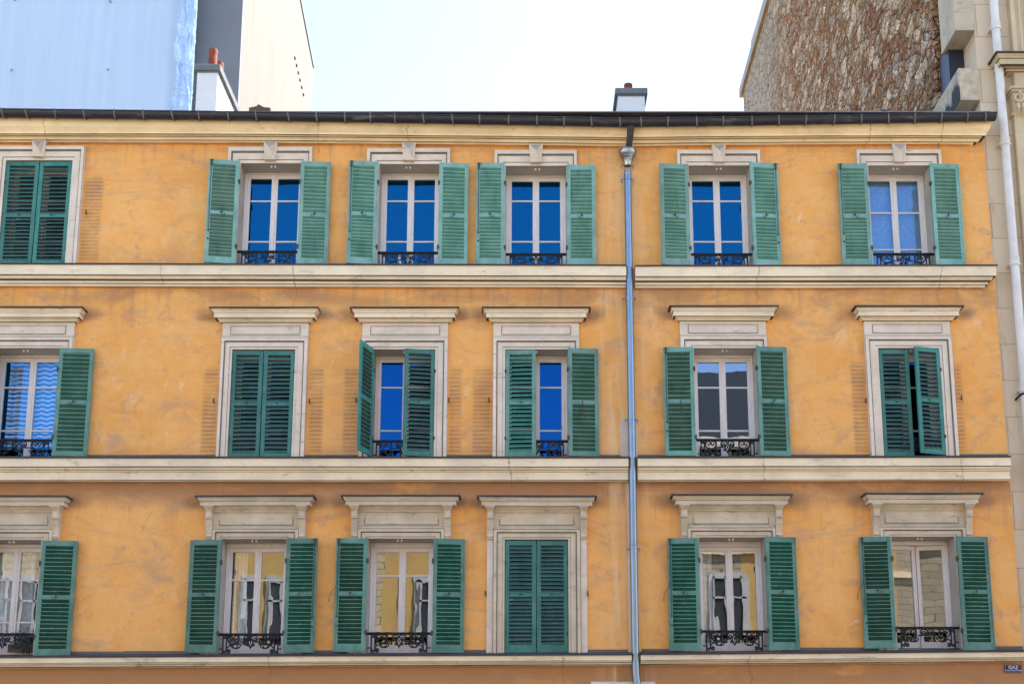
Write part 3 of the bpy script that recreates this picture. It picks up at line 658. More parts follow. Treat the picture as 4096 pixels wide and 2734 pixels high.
# ---------------------------------------------------------------- shutters
def shutter(r, side, hx, hy, ztop, zbot, w, ang, mat, rod=False, hook=True, chip=0, wire=False, closed=False, plainrod=False):
    """side=+1: hinged on the left; ang = degrees swung out from closed"""
    h = ztop-zbot; mb = MB(); sd = side; t = .036; st = .068 if w > .45 else .06
    n1, n2 = {'T': (12, 12), 'M': (11, 11), 'B': (12, 12)}[r]
    topr, botr = .078, {'T': .115, 'M': .085, 'B': .125}[r]; midr = .062
    zm = h*{'T': .485, 'M': .50, 'B': .50}[r] + (.02 if r == 'B' else 0)
    def bx(a, b, z0, z1, y0=-t/2, y1=t/2):
        x0, x1 = sorted((a*sd, b*sd)); c_ = .003
        mb.add([(x0+c_,y0,z0),(x1-c_,y0,z0),(x1,y0+c_,z0),(x1,y1-c_,z0),(x1-c_,y1,z0),(x0+c_,y1,z0),(x0,y1-c_,z0),(x0,y0+c_,z0)]+
               [(x0+c_,y0,z1),(x1-c_,y0,z1),(x1,y0+c_,z1),(x1,y1-c_,z1),(x1-c_,y1,z1),(x0+c_,y1,z1),(x0,y1-c_,z1),(x0,y0+c_,z1)],
               [tuple(range(8)), tuple(range(15,7,-1))]+[(i,(i+1)%8,(i+1)%8+8,i+8) for i in range(8)])
    bx(.004, st, 0, h); bx(w-st, w-.003, random.uniform(0,.006), h-random.uniform(0,.006))
    bx(st, w-st, .002, botr, -t/2+.002, t/2-.002); bx(st, w-st, h-topr, h-.003, -t/2+.002, t/2-.002)
    bx(st, w-st, zm-midr/2, zm+midr/2, -t/2+.003, t/2-.003)
    bx(w-.028, w-.006, .02, h-.02, t/2-.001, t/2+.009)          # rebate bead on the inner face
    S = mb.build('shutter', mat, OB, (hx, hy, zbot), -sd*R(ang), local=True)
    sl = MB()
    for (za, zb, n_) in ((botr, zm-midr/2, n2), (zm+midr/2, h-topr, n1)):
        sp = (zb-za)/n_
        for k in range(n_):
            zc = za+sp*k+sp*.10+random.uniform(-.0015, .0015); x0, x1 = sorted(((st-.002)*sd, (w-st+.002)*sd))
            tilt = .049+random.uniform(-.003, .003); e0 = random.gauss(0, .0022); e1 = random.gauss(0, .0022)
            th = .011
            # outer edge (-y) low, inner edge (+y) high
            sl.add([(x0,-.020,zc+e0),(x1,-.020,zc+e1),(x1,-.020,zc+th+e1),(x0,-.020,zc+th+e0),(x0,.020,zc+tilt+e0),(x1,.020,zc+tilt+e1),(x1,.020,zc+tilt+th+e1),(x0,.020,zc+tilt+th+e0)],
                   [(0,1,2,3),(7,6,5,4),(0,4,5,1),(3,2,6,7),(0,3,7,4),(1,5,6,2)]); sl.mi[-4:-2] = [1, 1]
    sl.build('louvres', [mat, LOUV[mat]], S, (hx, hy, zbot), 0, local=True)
    for zz in (h*.17, h*.80):
        hg = MB(); x0, x1 = sorted((-.016*sd, .02*sd)); hg.bbox(x0, x1, -.024, .024, zz-.028, zz+.028, .004); hg.tube([(-.004*sd, 0, zz-.045), (-.004*sd, 0, zz+.045)], .010, 8)
        hg.build('hinge', RUST, S, (hx, hy, zbot), 0, local=True, smooth=True)
    xm = (w*.52)*sd; yi = t/2
    if hook and not closed:
        k = MB(); k.lathe([(.0,zm+.0),(.02,zm+.0),(.02,zm+.008),(0,zm+.008)], xm, yi+.012, 10)
        k.tube([(xm, yi, zm+.004), (xm, yi+.03, zm+.004)], .009, 6)
        dr = -sd
        k.tube([(xm+.005*dr, yi+.028, zm+.055), (xm+.012*dr, yi+.03, zm+.0), (xm+.022*dr, yi+.032, zm-.05), (xm+.040*dr, yi+.034, zm-.062), (xm+.056*dr, yi+.034, zm-.045), (xm+.060*dr, yi+.034, zm-.015)], .0055, 6)
        k.build('latch_hook', RUST, S, (hx, hy, zbot), 0, local=True, smooth=True)
    if closed:
        x0, x1 = sorted((xm-.022, xm+.022)); MB().bbox(x0, x1, -yi-.005, -yi+.01, zm+.002, zm+.016, .003).build('latch_plate', IRON, S, (hx, hy, zbot), 0, local=True)
    if rod:
        k = MB(); xr_ = (w-.048)*sd
        k.tube([(xr_, yi+.012, h-.005), (xr_+.003, yi+.013, h*.6), (xr_-.002, yi+.012, h*.42), (xr_, yi+.016, h*.30)], .005, 6)
        k.bbox(*sorted((xr_-.02, xr_+.02)), yi+.002, yi+.014, h-.115, h-.105, .002); k.tube([(xr_, yi+.02, h-.02), (xr_, yi+.02, h-.10)], .012, 8)
        k.bbox(*sorted((xr_-.024, xr_+.024)), yi+.002, yi+.02, h-.028, h-.016, .002)
        for q in (.30, .22): k.lathe([(0,h*q),(.013,h*q),(.013,h*q+.02),(0,h*q+.02)], xr_, yi+.014, 8)
        k.build('bolt_rod', RUST, S, (hx, hy, zbot), 0, local=True, smooth=True)
    if plainrod:
        k = MB(); k.tube([(xm-.03*sd, yi+.014, zm+.02), (xm-.032*sd, yi+.02, zm-.2)], .006, 6); k.lathe([(0,zm-.225),(.010,zm-.22),(.010,zm-.2),(0,zm-.19)], xm-.032*sd, yi+.02, 8)
        k.build('stay_rod', RUST, S, (hx, hy, zbot), 0, local=True, smooth=True)
    if wire:
        k = MB(); xr_ = (w-.05)*sd
        pts = [(xr_, yi+.015, h*.93), (xr_+.004*sd, yi+.02, h*.78), (xr_, yi+.02, h*.64), (xr_+.02*sd, yi+.03, h*.585), (xr_+.08*sd, yi+.05, h*.53), (xr_+.118*sd, yi+.05, h*.48), (xr_+.13*sd, yi+.05, h*.445), (xr_+.122*sd, yi+.05, h*.43), (xr_+.116*sd, yi+.05, h*.445), (xr_+.126*sd, yi+.05, h*.452)]
        k.tube(pts, .0035, 5); k.build('loose_wire', IRON, S, (hx, hy, zbot), 0, local=True)
    return S
PY = -.122
OPENSH = [  # row, col, side, hinge u, hinge top v, free u, free top v, hinge bottom v (None: behind the belt), flags
 ('T',1,1,551,370,480,364,None,'r'), ('T',1,-1,690,370,760,373,None,''),
 ('T',2,1,869,372,800.7,368,None,'r'), ('T',2,-1,1007.5,373,1075.5,376.6,None,''),
 ('T',3,1,1158.8,374.6,1092.4,373.5,None,'r'), ('T',3,-1,1299,378.7,1366,378.7,None,''),
 ('T',4,1,1578.8,377.7,1512.4,374.4,None,''), ('T',4,-1,1719,372.7,1783.7,377,None,'r'),
 ('T',5,1,1989,375.6,1920,375.6,None,'r'), ('T',5,-1,2130.8,375.6,2199,377.7,None,''),
 ('M',0,-1,137,798,217.5,801.6,None,''), ('M',3,-1,1302.5,798,1372.6,801,None,'p'),
 ('M',4,1,1590.8,796,1520,796.5,None,'rp'), ('M',4,-1,1733.8,794,1804,797,None,''), ('M',0,1,0,798,-72,795,None,''),
 ('B',0,-1,96.7,1238.5,180,1241.5,1506,''), ('B',0,1,-50,1238,-125,1236,1506,''), ('B',1,1,510,1237.7,437,1237.7,1496,''), ('B',1,-1,658,1233.7,730,1233.7,1496,'rp'),
 ('B',2,1,844.6,1233.7,771.6,1233.7,1494,'rw'), ('B',2,-1,994,1234.5,1067.5,1236.5,1496,''),
 ('B',4,1,1603,1233,1530,1233.6,1492,'rw'), ('B',4,-1,1753.6,1230,1825,1232,1490,''),
 ('B',5,1,2043.6,1229.5,1969.5,1231,1486,'rw'), ('B',5,-1,2192.4,1229,2265,1230.5,1490,''),
]
for (r, c, sd, hu, hv, fu, fv, bv, fl) in OPENSH:
    y = PY; x = X(hu, hv, y); ztop = Z(hv, y)
    zbot = Z(bv, y) if bv else ROWZ[r]+zbelt(r, hu)+.03
    out = (hv-fv)/(1800-hv)*20.0; out = max(-.045, min(.11, out))
    xf = X(fu, fv, y-out); w = math.hypot(xf-x, out)
    ang = 180-math.degrees(math.asin(out/w))
    shutter(r, sd, x, y, ztop, zbot, w, ang, GREEN[r], rod='r' in fl, wire='w' in fl, plainrod='p' in fl, hook='p' not in fl)
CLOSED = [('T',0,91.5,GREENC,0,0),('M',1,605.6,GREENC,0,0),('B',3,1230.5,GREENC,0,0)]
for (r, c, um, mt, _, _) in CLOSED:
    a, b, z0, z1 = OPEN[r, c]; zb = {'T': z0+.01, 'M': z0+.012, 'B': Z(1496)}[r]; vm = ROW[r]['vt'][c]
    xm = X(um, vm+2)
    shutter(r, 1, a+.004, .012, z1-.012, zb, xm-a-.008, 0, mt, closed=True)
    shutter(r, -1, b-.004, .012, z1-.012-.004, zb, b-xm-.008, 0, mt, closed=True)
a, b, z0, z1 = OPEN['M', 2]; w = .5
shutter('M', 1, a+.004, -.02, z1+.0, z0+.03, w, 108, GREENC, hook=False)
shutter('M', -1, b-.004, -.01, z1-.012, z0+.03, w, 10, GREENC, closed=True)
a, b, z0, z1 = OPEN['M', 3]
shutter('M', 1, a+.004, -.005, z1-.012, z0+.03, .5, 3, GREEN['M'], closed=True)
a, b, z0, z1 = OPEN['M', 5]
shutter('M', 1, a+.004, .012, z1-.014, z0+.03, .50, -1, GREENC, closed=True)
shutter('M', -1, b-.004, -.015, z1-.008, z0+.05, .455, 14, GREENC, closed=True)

# iron shutter catches in the wall
for u, v in [(200,490),(492,922),(711,922),(818,920),(1030,920),(1121.5,920),(1984,921),(2203,915),(1114,1362),(1347.5,1362)]:
    x_, z_ = X(u, v), Z(v)
    s = MB().tube([(x_, .01, z_), (x_, -.06, z_)], .007, 6); s.bbox(x_-.011, x_+.011, -.07, -.058, z_-.03, z_+.045, .003); s.tube([(x_, -.062, z_-.028), (x_+.02, -.07, z_-.05)], .006, 6)
    s.build('shutter_catch', RUST, OB)

# ---------------------------------------------------------------- chimneys (on the roof of the ochre building)
CHW = worn('chimney_render', (.66, .63, .61), (.30, .27, .24), 2, .5, var=.05)
CAPM = worn('chimney_cap', (.15, .155, .16), (.09, .085, .07), 5, .8)
def stack(u0, u1, v1, y0, depth, cap_px, name_lbl, pots, zb):
    x0, x1 = X(u0, v1, y0), X(u1, v1, y0); z1 = Z(v1, y0); e = .055
    C_ = MB().box(x0, x1, y0, y0+depth, zb, z1).build('chimney', CHW, OB); 
    if name_lbl: C_['label'] = name_lbl
    hcap = .13
    MB().bbox(x0-e, x1+e, y0-e, y0+depth+e, z1, z1+hcap, .012).box(x0-.02, x1+.02, y0-.02, y0+depth+.02, z1-.03, z1).build('chimney_cap', CAPM, C_)
    for (px_, py_, r_, vt_) in pots:
        h_ = Z(vt_, py_)-z1-hcap
        p = MB().lathe([(r_*1.02, z1+hcap-.01), (r_*1.0, z1+hcap+h_*.3), (r_*.90, z1+hcap+h_*.6), (r_*.94, z1+hcap+h_*.82), (r_*1.0, z1+hcap+h_*.93), (r_*.93, z1+hcap+h_), (r_*.8, z1+hcap+h_*.98), (r_*.75, z1+hcap+h_*.5)], px_, py_, 20, cap=False)
        p.build('chimney_pot', TERRA, C_, smooth=True)
y0 = 2.6
xa = X(453, 163.5, y0); xb = X(500, 163.5, y0)
stack(453, 500, 164, y0, 1.9, 0, 'tall white rendered chimney stack with two clay pots', [(X(488, 140, y0+.22), y0+.22, .092, 115), (X(503.5, 150, y0+1.05), y0+1.05, .090, 145.5)], zr)
y0 = 3.2
xc = X(1446, 215, y0)
stack(1417.5, 1479, 218, y0, 1.6, 0, 'low square white rendered chimney with one clay pot', [(xc-.0, y0+.5, .09, 194.5)], zr)
# small brown roof cowl and a dark vent
y0 = 2.0
xc0, xc1, zc0, zc1 = X(571,250,y0), X(620,250,y0), Z(262,y0)-.3, Z(239,y0)
zmm = Z(247, y0)
MB().prism([(xc0,zc0),(xc1,zc0),(xc1,zmm),(xc1-.12,zmm+.01),((xc0+xc1)/2-.03,zc1),(xc0+.14,zmm+.03),(xc0,zmm)], 'y', y0, y0+.5).build('roof_cowl', worn('rusty_zinc', (.10,.065,.045), (.2,.12,.08), 6, .6), OB)
y0 = 1.5; xv = X(2026, 256, y0); zv = Z(262, y0)
MB().lathe([(.0,zv+.07),(.07,zv+.06),(.105,zv+.02),(.11,zv-.4),(0,zv-.4)], xv, y0, 18, cap=False).build('roof_vent', GUTTER, OB, smooth=True)

# ================================================================ things in the windows
def striped():
    g = G('striped_curtain_cloth'); x, y, z = g.xyz()
    w = g.M('SINE', g.M('MULTIPLY', g.M('ADD', z, g.M('MULTIPLY', g.M('SINE', g.M('MULTIPLY', x, 34)), .008)), 2*math.pi/.078))
    return g.fin(g.mix(g.ramp(w, -.15, .15), (.10, .30, .60), (.85, .92, .97)), .9)
def wavy_sheet(x0, x1, z0, z1, y, amp, lam, th=.004):
    n = max(8, int((x1-x0)/.015)); ys_ = [y+amp*math.sin(2*math.pi*k/n*(x1-x0)/lam)+.4*amp*math.sin(5.1*k/n*(x1-x0)/lam) for k in range(n+1)]
    vs = []; 
    for k in range(n+1):
        xx = x0+(x1-x0)*k/n; vs += [(xx, ys_[k], z0), (xx, ys_[k], z1), (xx, ys_[k]+th, z1), (xx, ys_[k]+th, z0)]
    fs = [(4*k+j, 4*k+(j+1)%4, 4*k+4+(j+1)%4, 4*k+4+j) for k in range(n) for j in range(4)]+[(0,1,2,3),tuple(4*n+j for j in range(4))]
    return MB().add(vs, fs)
a, b, z0, z1 = OPEN['M', 0]
o = wavy_sheet(a+.13, b-.02, z0+.32, z1-.05, .47, .012, .16).build('striped_curtain', striped(), None, ((a+b)/2, .47, z0+.32), smooth=True)
tag(o, 'white curtain with wavy blue stripes behind the cut-off window at the left edge', 'curtain')
SHEER = simple('sheer_curtain', (.75, .76, .76), .9)
a, b, z0, z1 = OPEN['B', 0]
for k, (p, q, lb) in enumerate([(.10, .40, 'grey white curtain hanging at the left half of the bottom left window'), (.52, .74, 'white curtain beside the mullion of the bottom left window'), (.88, .99, 'narrow white curtain at the right jamb of the bottom left window')]):
    o = wavy_sheet(a+(b-a)*p, a+(b-a)*q, z0+.1, z1-.1, .5+k*.004, .03, .11).build('curtain', SHEER, None, (a+(b-a)*p, .5, z0+.1), smooth=True)
    tag(o, lb, 'curtain')
for (c, p, q, lb) in [(1, .08, .3, 'pale curtain drawn aside in the second bottom window from the left'), (4, .12, .26, 'pale curtain in the bottom window just right of the rainwater pipe')]:
    a, b, z0, z1 = OPEN['B', c]
    o = wavy_sheet(a+(b-a)*p, a+(b-a)*q, z0+.1, z1-.1, .52, .03, .12).build('curtain', SHEER, None, (a+(b-a)*p, .52, z0+.1), smooth=True); tag(o, lb, 'curtain')
a, b, z0, z1 = OPEN['T', 5]
bl = MB()
nsl = 58; za = z0+.1; zb_ = z1-.05
for k in range(nsl):
    zz = za+(zb_-za)*k/nsl; bl.add([(a+.05,.46,zz),(b-.05,.46,zz),(b-.05,.474,zz+.033),(a+.05,.474,zz+.033)], [(0,1,2,3)])
tag(bl.build('venetian_blind', BLIND, None, ((a+b)/2, .46, za)), 'pale blue slatted blind behind the top right window', 'blind')
# white bottle standing on the sill behind the guard of the third top window
a, b, z0, z1 = OPEN['T', 2]; xb_ = X(916, 590, .06)
t = empty('bottle', (xb_, .09, z0+.02), 'white bottle standing behind the black guard of a top floor window', 'bottle')
MB().lathe([(0,z0+.02),(.035,z0+.022),(.036,z0+.20),(.028,z0+.23),(.014,z0+.25),(.013,z0+.28)], xb_, .09, 16, cap=False).build('bottle_body', simple('white_plastic', (.75,.76,.78), .3), t, smooth=True)
MB().lathe([(.018,z0+.275),(.018,z0+.31),(.022,z0+.31),(.022,z0+.32),(0,z0+.32)], xb_, .09, 12).build('bottle_cap', simple('white_cap', (.8,.8,.8), .3), t, smooth=True)
# leafy plant behind the guard of the bottom left window
a, b, z0, z1 = OPEN['B', 0]
LEAFM = simple('leaf_green', (.035, .10, .025), .5, 0, 0, 20, .4)
xp = X(62, 1470, .16)
t = empty('potted_plant', (xp, .17, z0+.085), 'green leafy plant behind the iron guard of the bottom left window', 'plant')
MB().box(xp-.28, xp+.28, .12, .24, z0+.087, z0+.20).build('planter', simple('planter_brown', (.12,.07,.04), .8), t)
lf = MB()
for k in range(420):
    px_, py_, pz_ = xp+random.gauss(0, .14), .18+random.gauss(0, .035), z0+.2+abs(random.gauss(0, .11))
    d1 = Vector((random.uniform(-1,1), random.uniform(-.6,.6), random.uniform(-.2,1))).normalized()*random.uniform(.02,.045); d2 = d1.cross(Vector((random.uniform(-1,1),random.uniform(-1,1),.3))).normalized()*.011; p = Vector((px_,py_,pz_))
    lf.add([p, p+d1*.5+d2, p+d1, p+d1*.5-d2], [(0,1,2,3)])
lf.build('foliage', LEAFM, t)

# ================================================================ enamel GAS sign
def text_mesh(body, size, x, z, y, mat, parent, name, ext=.0015):
    cu = bpy.data.curves.new(name, 'FONT'); cu.body = body; cu.size = size; cu.extrude = ext; cu.align_x = 'CENTER'; cu.align_y = 'CENTER'
    tmp = bpy.data.objects.new(name+'_tmp', cu); COL.objects.link(tmp)
    dg = bpy.context.evaluated_depsgraph_get(); me = bpy.data.meshes.new_from_object(tmp.evaluated_get(dg))
    bpy.data.objects.remove(tmp)
    o = bpy.data.objects.new(name, me); COL.objects.link(o); me.materials.clear(); me.materials.append(mat)
    o.parent = parent; o.location = Vector((x, y, z))-ORG[parent]; o.rotation_euler = (R(90), 0, 0); ORG[o] = Vector((x, y, z)); return o
sx0, sx1, sz0, sz1 = X(2305,1532,-.03), X(2344.5,1532,-.03), Z(1541,-.03), Z(1523.5,-.03)
sx0 -= .0
SG = empty('enamel_sign', ((sx0+sx1)/2, -.01, sz0), 'small dark blue enamel plate lettered GAZ at the bottom right of the wall', 'sign')
MB().bbox(sx0, sx1, -.03, -.012, sz0, sz1, .004).build('plate', simple('blue_enamel', (.012, .018, .12), .25), SG)
WHT = simple('white_enamel', (.75, .75, .78), .3)
bd = MB(); panel(bd, sx0+.008, sx1-.008, sz0+.005, sz1-.005, -.0305, .0015, .001); bd.build('border_line', WHT, SG)
text_mesh('GAZ', .075, (sx0+sx1)/2, sz0+(sz1-sz0)*.64, -.0315, WHT, SG, 'lettering', .0008)
text_mesh('A TOUS LES ÉTAGES', .029, (sx0+sx1)/2, sz0+(sz1-sz0)*.25, -.0315, WHT, SG, 'lettering', .0008)

# ================================================================ STONE BUILDING on the right
def ashlar():
    g = G('ashlar_stone'); x, y, z = g.xyz()
    vec = g.n('ShaderNodeCombineXYZ', X=g.M('ADD', x, y), Y=z, Z=0.0).outputs[0]
    br = g.n('ShaderNodeTexBrick', dict(offset=.5), Vector=vec, Color1=(.58,.44,.29), Color2=(.66,.52,.36), Mortar=(.32,.23,.15), Scale=1.0, Mortar_Size=.006, Mortar_Smooth=.3, Bias=0.0, Brick_Width=1.15, Row_Height=.62)
    a = g.noise(1.1, 6, .62); f = g.noise(24, 4, .6)
    c = g.mix(g.ramp(a, .48, .75, 0, .6), br.outputs[0], (.60, .50, .40))
    c = g.mix(g.ramp(g.noise(1, 6, .7, g.map((3, 3, .8)), .7), .55, .75, 0, .55), c, (.36, .22, .12))
    # damp dark streaks round the pipe
    dm = g.M('MULTIPLY', g.ramp(g.M('ABSOLUTE', g.M('SUBTRACT', x, XWP-.06)), .06, .22, 1, 0), g.ramp(g.noise(1, 6, .7, g.map((5, 5, 1.2))), .42, .62))
    c = g.mix(g.M('MULTIPLY', dm, .7), c, (.13, .09, .06))
    c = g.mix(g.ramp(f, .58, .75, 0, .25), c, (.30, .22, .15))
    return g.fin(c, .9, g.bump(g.M('ADD', g.M('MULTIPLY', br.outputs['Fac'], -1.5), g.M('MULTIPLY', f, .5)), .4, .01))
XWP = X(2306, 322, -.12)
ASH = ashlar()
XB = X(2204, 200)                     # left plane of the party wall
XA = XR                               # where the dressed front starts
yb, zbk = onx(1705, 213, XB); yb2, zbk2 = onx(1765, 2, XB)
SB = empty('stone_building', ((XB+XR+12)/2, 0, 0), 'tall pale ashlar building with a rough rubble party wall, cut off by the right edge', 'building')
ZST = 27.0
MB().box(XA+.004, XA+12, .045, yb, 0, ZST).build('ashlar_wall', ASH, SB)
def rubble():
    g = G('rubble_masonry'); x, y, z = g.xyz()
    base = g.n('ShaderNodeCombineXYZ', X=g.M('ADD', x, g.M('MULTIPLY', y, .7)), Y=z, Z=0.0).outputs[0]
    wn = g.n('ShaderNodeTexNoise', Vector=base, Scale=2.5, Detail=4.0)
    add = g.n('ShaderNodeVectorMath', dict(operation='MULTIPLY_ADD')); g.put(add.inputs[0], wn.outputs['Color']); g.put(add.inputs[1], (.20,.16,0)); g.put(add.inputs[2], base); bv = add.outputs[0]
    v1 = g.n('ShaderNodeTexVoronoi', Vector=bv, Scale=3.7); v2 = g.n('ShaderNodeTexVoronoi', dict(feature='DISTANCE_TO_EDGE'), Vector=bv, Scale=3.7)
    v3 = g.n('ShaderNodeTexVoronoi', Vector=bv, Scale=9.0); v4 = g.n('ShaderNodeTexVoronoi', dict(feature='DISTANCE_TO_EDGE'), Vector=bv, Scale=9.0)
    cr = g.n('ShaderNodeValToRGB', Fac=g.n('ShaderNodeSeparateColor', Color=v1.outputs['Color']).outputs[0])
    e = cr.color_ramp.elements; e[0].color = (.20,.085,.028,1); e[1].color = (.62,.52,.42,1); e[0].position = .0; e[1].position = 1
    for p, cc in ((.25,(.30,.14,.05,1)),(.45,(.24,.17,.12,1)),(.62,(.36,.22,.11,1)),(.78,(.34,.30,.28,1)),(.9,(.55,.42,.28,1))):
        q = e.new(p); q.color = cc
    cr2 = g.n('ShaderNodeValToRGB', Fac=g.n('ShaderNodeSeparateColor', Color=v3.outputs['Color']).outputs[0])
    e = cr2.color_ramp.elements; e[0].color = (.09,.05,.03,1); e[1].color = (.52,.44,.37,1)
    for p, cc in ((.3,(.30,.13,.045,1)),(.6,(.20,.14,.10,1)),(.8,(.36,.26,.17,1))):
        q = e.new(p); q.color = cc
    c = g.mix(.36, cr.outputs[0], cr2.outputs[0]); c = g.mix(1.0, c, (1.7,1.6,1.5), 'MULTIPLY')
    fine = g.noise(30, 5, .7)
    c = g.mix(g.ramp(fine, .52, .66, 0, .7), c, (.09,.055,.032))
    c = g.mix(g.ramp(v4.outputs[0], .0, .06, .8, 0), c, (.055,.038,.026))
    pm = g.noise(1, 5, .7, g.map((1, 2.4, 3.4)), .4)
    c = g.mix(g.ramp(pm, .61, .65, 0, .9), c, (.74,.64,.52))
    pm2 = g.noise(1, 5, .7, g.map((1, 3.6, 5.5), (5,2,8)), .4)
    c = g.mix(g.ramp(pm2, .60, .64, 0, .85), c, (.66,.63,.61)); c = g.mix(g.ramp(g.noise(1, 5, .7, g.map((1, 2.4, 3.6), (15,22,8)), .5), .60, .68, 0, .6), c, (.36,.17,.065))
    # paler tone towards the far corner, soot near the street
    far = g.ramp(g.M('ADD', y, g.M('MULTIPLY', g.noise(1.2, 5, .7), 7)), yb*.62+2.5, yb*.9+3.5)
    c = g.mix(1.0, c, (1.15,1.12,1.1), 'MULTIPLY')
    c = g.mix(g.M('MULTIPLY', far, g.ramp(g.noise(1, 5, .7, g.map((3, 3, 6))), .35, .55, .35, 1)), c, (.60,.54,.48))
    soot = g.M('MULTIPLY', g.ramp(g.M('ADD', y, g.M('MULTIPLY', pm, 5)), 2.5, 7.5, 1, 0), g.ramp(z, Z(300)-1, Z(120, 3), 1, 0.1))
    c = g.mix(g.M('MULTIPLY', soot, g.ramp(pm, .35, .6, .85, .5)), c, (.03,.026,.028))
    c = g.mix(g.ramp(v2.outputs[0], 0, .035, .75, 0), c, (.05,.035,.025))
    c = g.n('ShaderNodeBrightContrast', Color=c, Bright=.0, Contrast=.16).outputs[0]
    c = g.n('ShaderNodeHueSaturation', Hue=.5, Saturation=.80, Value=.97, Color=c).outputs[0]; c = g.mix(1.0, c, (1.06,.99,.84), 'MULTIPLY')
    h = g.M('ADD', g.M('ADD', g.M('MULTIPLY', g.ramp(v2.outputs[0], 0, .12), 1.0), g.M('MULTIPLY', g.ramp(v4.outputs[0], 0, .12), .6)), g.M('MULTIPLY', fine, .9))
    return g.fin(c, .95, g.bump(h, 1.0, .06), spec=.1)
RUB = rubble()
ztop_pw = (zbk+zbk2)/2
MB().prism([(1.15, 9), (yb, 9), (yb, zbk), (yb2, zbk2), (1.15, zbk2+(zbk2-zbk)/(yb-yb2)*(yb2-1.15)*0+.2)], 'x', XB, XA+.003).build('party_wall', RUB, SB)
COPE = worn('coping_stone', (.34,.34,.33), (.3,.28,.25), 3, .4); COPU = worn('coping_underside', (.36,.22,.10), (.2,.12,.06), 3, .5)
sl = (zbk2-zbk)/(yb2-yb)
zf = lambda y: zbk+(y-yb)*sl
MB().add([(XB-.10, yb+.25, zf(yb)-.05), (XB+.3, yb+.25, zf(yb)-.05), (XB+.3, yb2-3, zf(yb2-3)-.05), (XB-.10, yb2-3, zf(yb2-3)-.05),
          (XB-.10, yb+.25, zf(yb)+.28), (XB+.3, yb+.25, zf(yb)+.28), (XB+.3, yb2-3, zf(yb2-3)+.28), (XB-.10, yb2-3, zf(yb2-3)+.28)], [(4,5,6,7),(0,1,5,4),(1,2,6,5),(2,3,7,6),(3,0,4,7)], 0).add(
         [(XB-.10, yb+.25, zf(yb)-.051), (XB+.3, yb+.25, zf(yb)-.051), (XB+.3, yb2-3, zf(yb2-3)-.051), (XB-.10, yb2-3, zf(yb2-3)-.051)], [(0,1,2,3)], 1).build('coping', [COPE, COPU], SB)
# toothing blocks at the corner
def cement():
    g = G('sooty_block'); x, y, z = g.xyz()
    a = g.noise(1, 6, .65, g.map((2, 2.2, .8)), .5)
    lowz = g.ramp(z, Z(232), Z(165), .28, 0)
    c = g.mix(g.ramp(g.noise(9, 5), .3, .7), (.40,.32,.22), (.56,.46,.33))
    nx = g.n('ShaderNodeSeparateXYZ', Vector=g.geo().outputs['Normal']).outputs[0]
    c = g.mix(g.M('MULTIPLY', g.ramp(g.M('ADD', a, lowz), .60, .70, 0, .95), g.M('LESS_THAN', nx, -.5)), c, (.03,.028,.03))
    return g.fin(c, .9, g.bump(g.noise(14, 5, .65), .5, .015))
CEM = cement()
def block(vt, vb, name):
    zt, zb2 = Z(vt), Z(vb); mb = MB()
    mb.prism([(.02, zb2), (.02, zt), (1.65, zt), (1.65, zb2-.12)], 'x', XB-.012, XA+.002)
    return mb.build('quoin_block', [CEM], SB)
block(155, 228, 0); 
zt, zb2 = Z(-160), Z(68)
MB().prism([(.02, zb2), (.02, zt), (.78, zt), (.78, zb2)], 'x', XB-.012, XA+.002).build('quoin_block', worn('pale_block', (.50,.40,.28), (.13,.095,.06), 3, 1.0, bump=.6), SB)
MB().box(XB+.05, XA+.001, .62, 1.1, Z(232)-.7, Z(60)).build('zinc_closer', simple('dark_zinc', (.022,.025,.038), .45), SB)
# white painted rainwater pipe with collars
WP = MB().tube([(XWP, -.10, 0.02), (XWP, -.10, 14), (XWP, -.10, ZST)], .071, 20).build('stone_house_downpipe', WHITEPIPE, SB, smooth=True)
for v in (58, 322, 597, 886, 1180):
    z_ = Z(v, -.1)
    MB().lathe([(.071,z_-.10),(.086,z_-.095),(.088,z_-.06),(.079,z_-.05),(.079,z_+.0),(.084,z_+.01),(.086,z_+.035),(.071,z_+.045)], XWP, -.10, 20).box(XWP-.105, XWP+.105, -.11, .05, z_-.075, z_-.055).build('pipe_collar', WHITEPIPE, WP, smooth=True)
z_ = Z(903, -.1); MB().tube([(XWP-.11, .03, z_-.06), (XWP-.09, -.12, z_-.02), (XWP+.0, -.19, z_), (XWP+.1, -.15, z_+.03)], .018, 8).build('cable_clamp', IRON, WP, smooth=True)
# fluted pilaster, entablature and console at the right edge
PIL = worn('carved_stone', (.56,.43,.27), (.28,.17,.09), 3, .6, var=.1, bump=.4)
x0 = X(2322, 100, -.06); x1 = x0+.75
ze0 = Z(118, -.25)
fl = []; nf = 6; fw = (x1-x0-.10)/nf
fl.append((x0, .0)); 
for k in range(nf):
    s = x0+.05+fw*k
    fl += [(s, -.10), (s+fw*.18, -.10)]+[(s+fw*(.18+.64*(1-math.cos(math.pi*q/6))/2), -.10+.035*math.sin(math.pi*q/6)) for q in range(1, 6)]+[(s+fw*.82, -.10)]
fl += [(x1-.05, -.10), (x1, -.10), (x1, .10), (x0, .10)]
fl[0] = (x0, -.10)
MB().prism(fl, 'z', ze0+.1, ZST).build('fluted_pilaster', PIL, SB)
xe = X(2326, 150, -.2)
EP = [(.36,118),(.36,120),(.34,121),(.33,127),(.31,130),(.31,133),(.29,135),(.28,147),(.20,150),(.17,153),(.165,156),(.13,158),(.12,164),(.09,166)]
P = [(o, Z(v, -o)) for o, v in EP]; P = [(-.02, P[0][1]+.03)]+P+[(-.02, P[-1][1]-.02)]
sweep(P, [xe+.02, x1+.4], [0, 0], True, False).build('entablature', [PIL, GROOVE], SB)
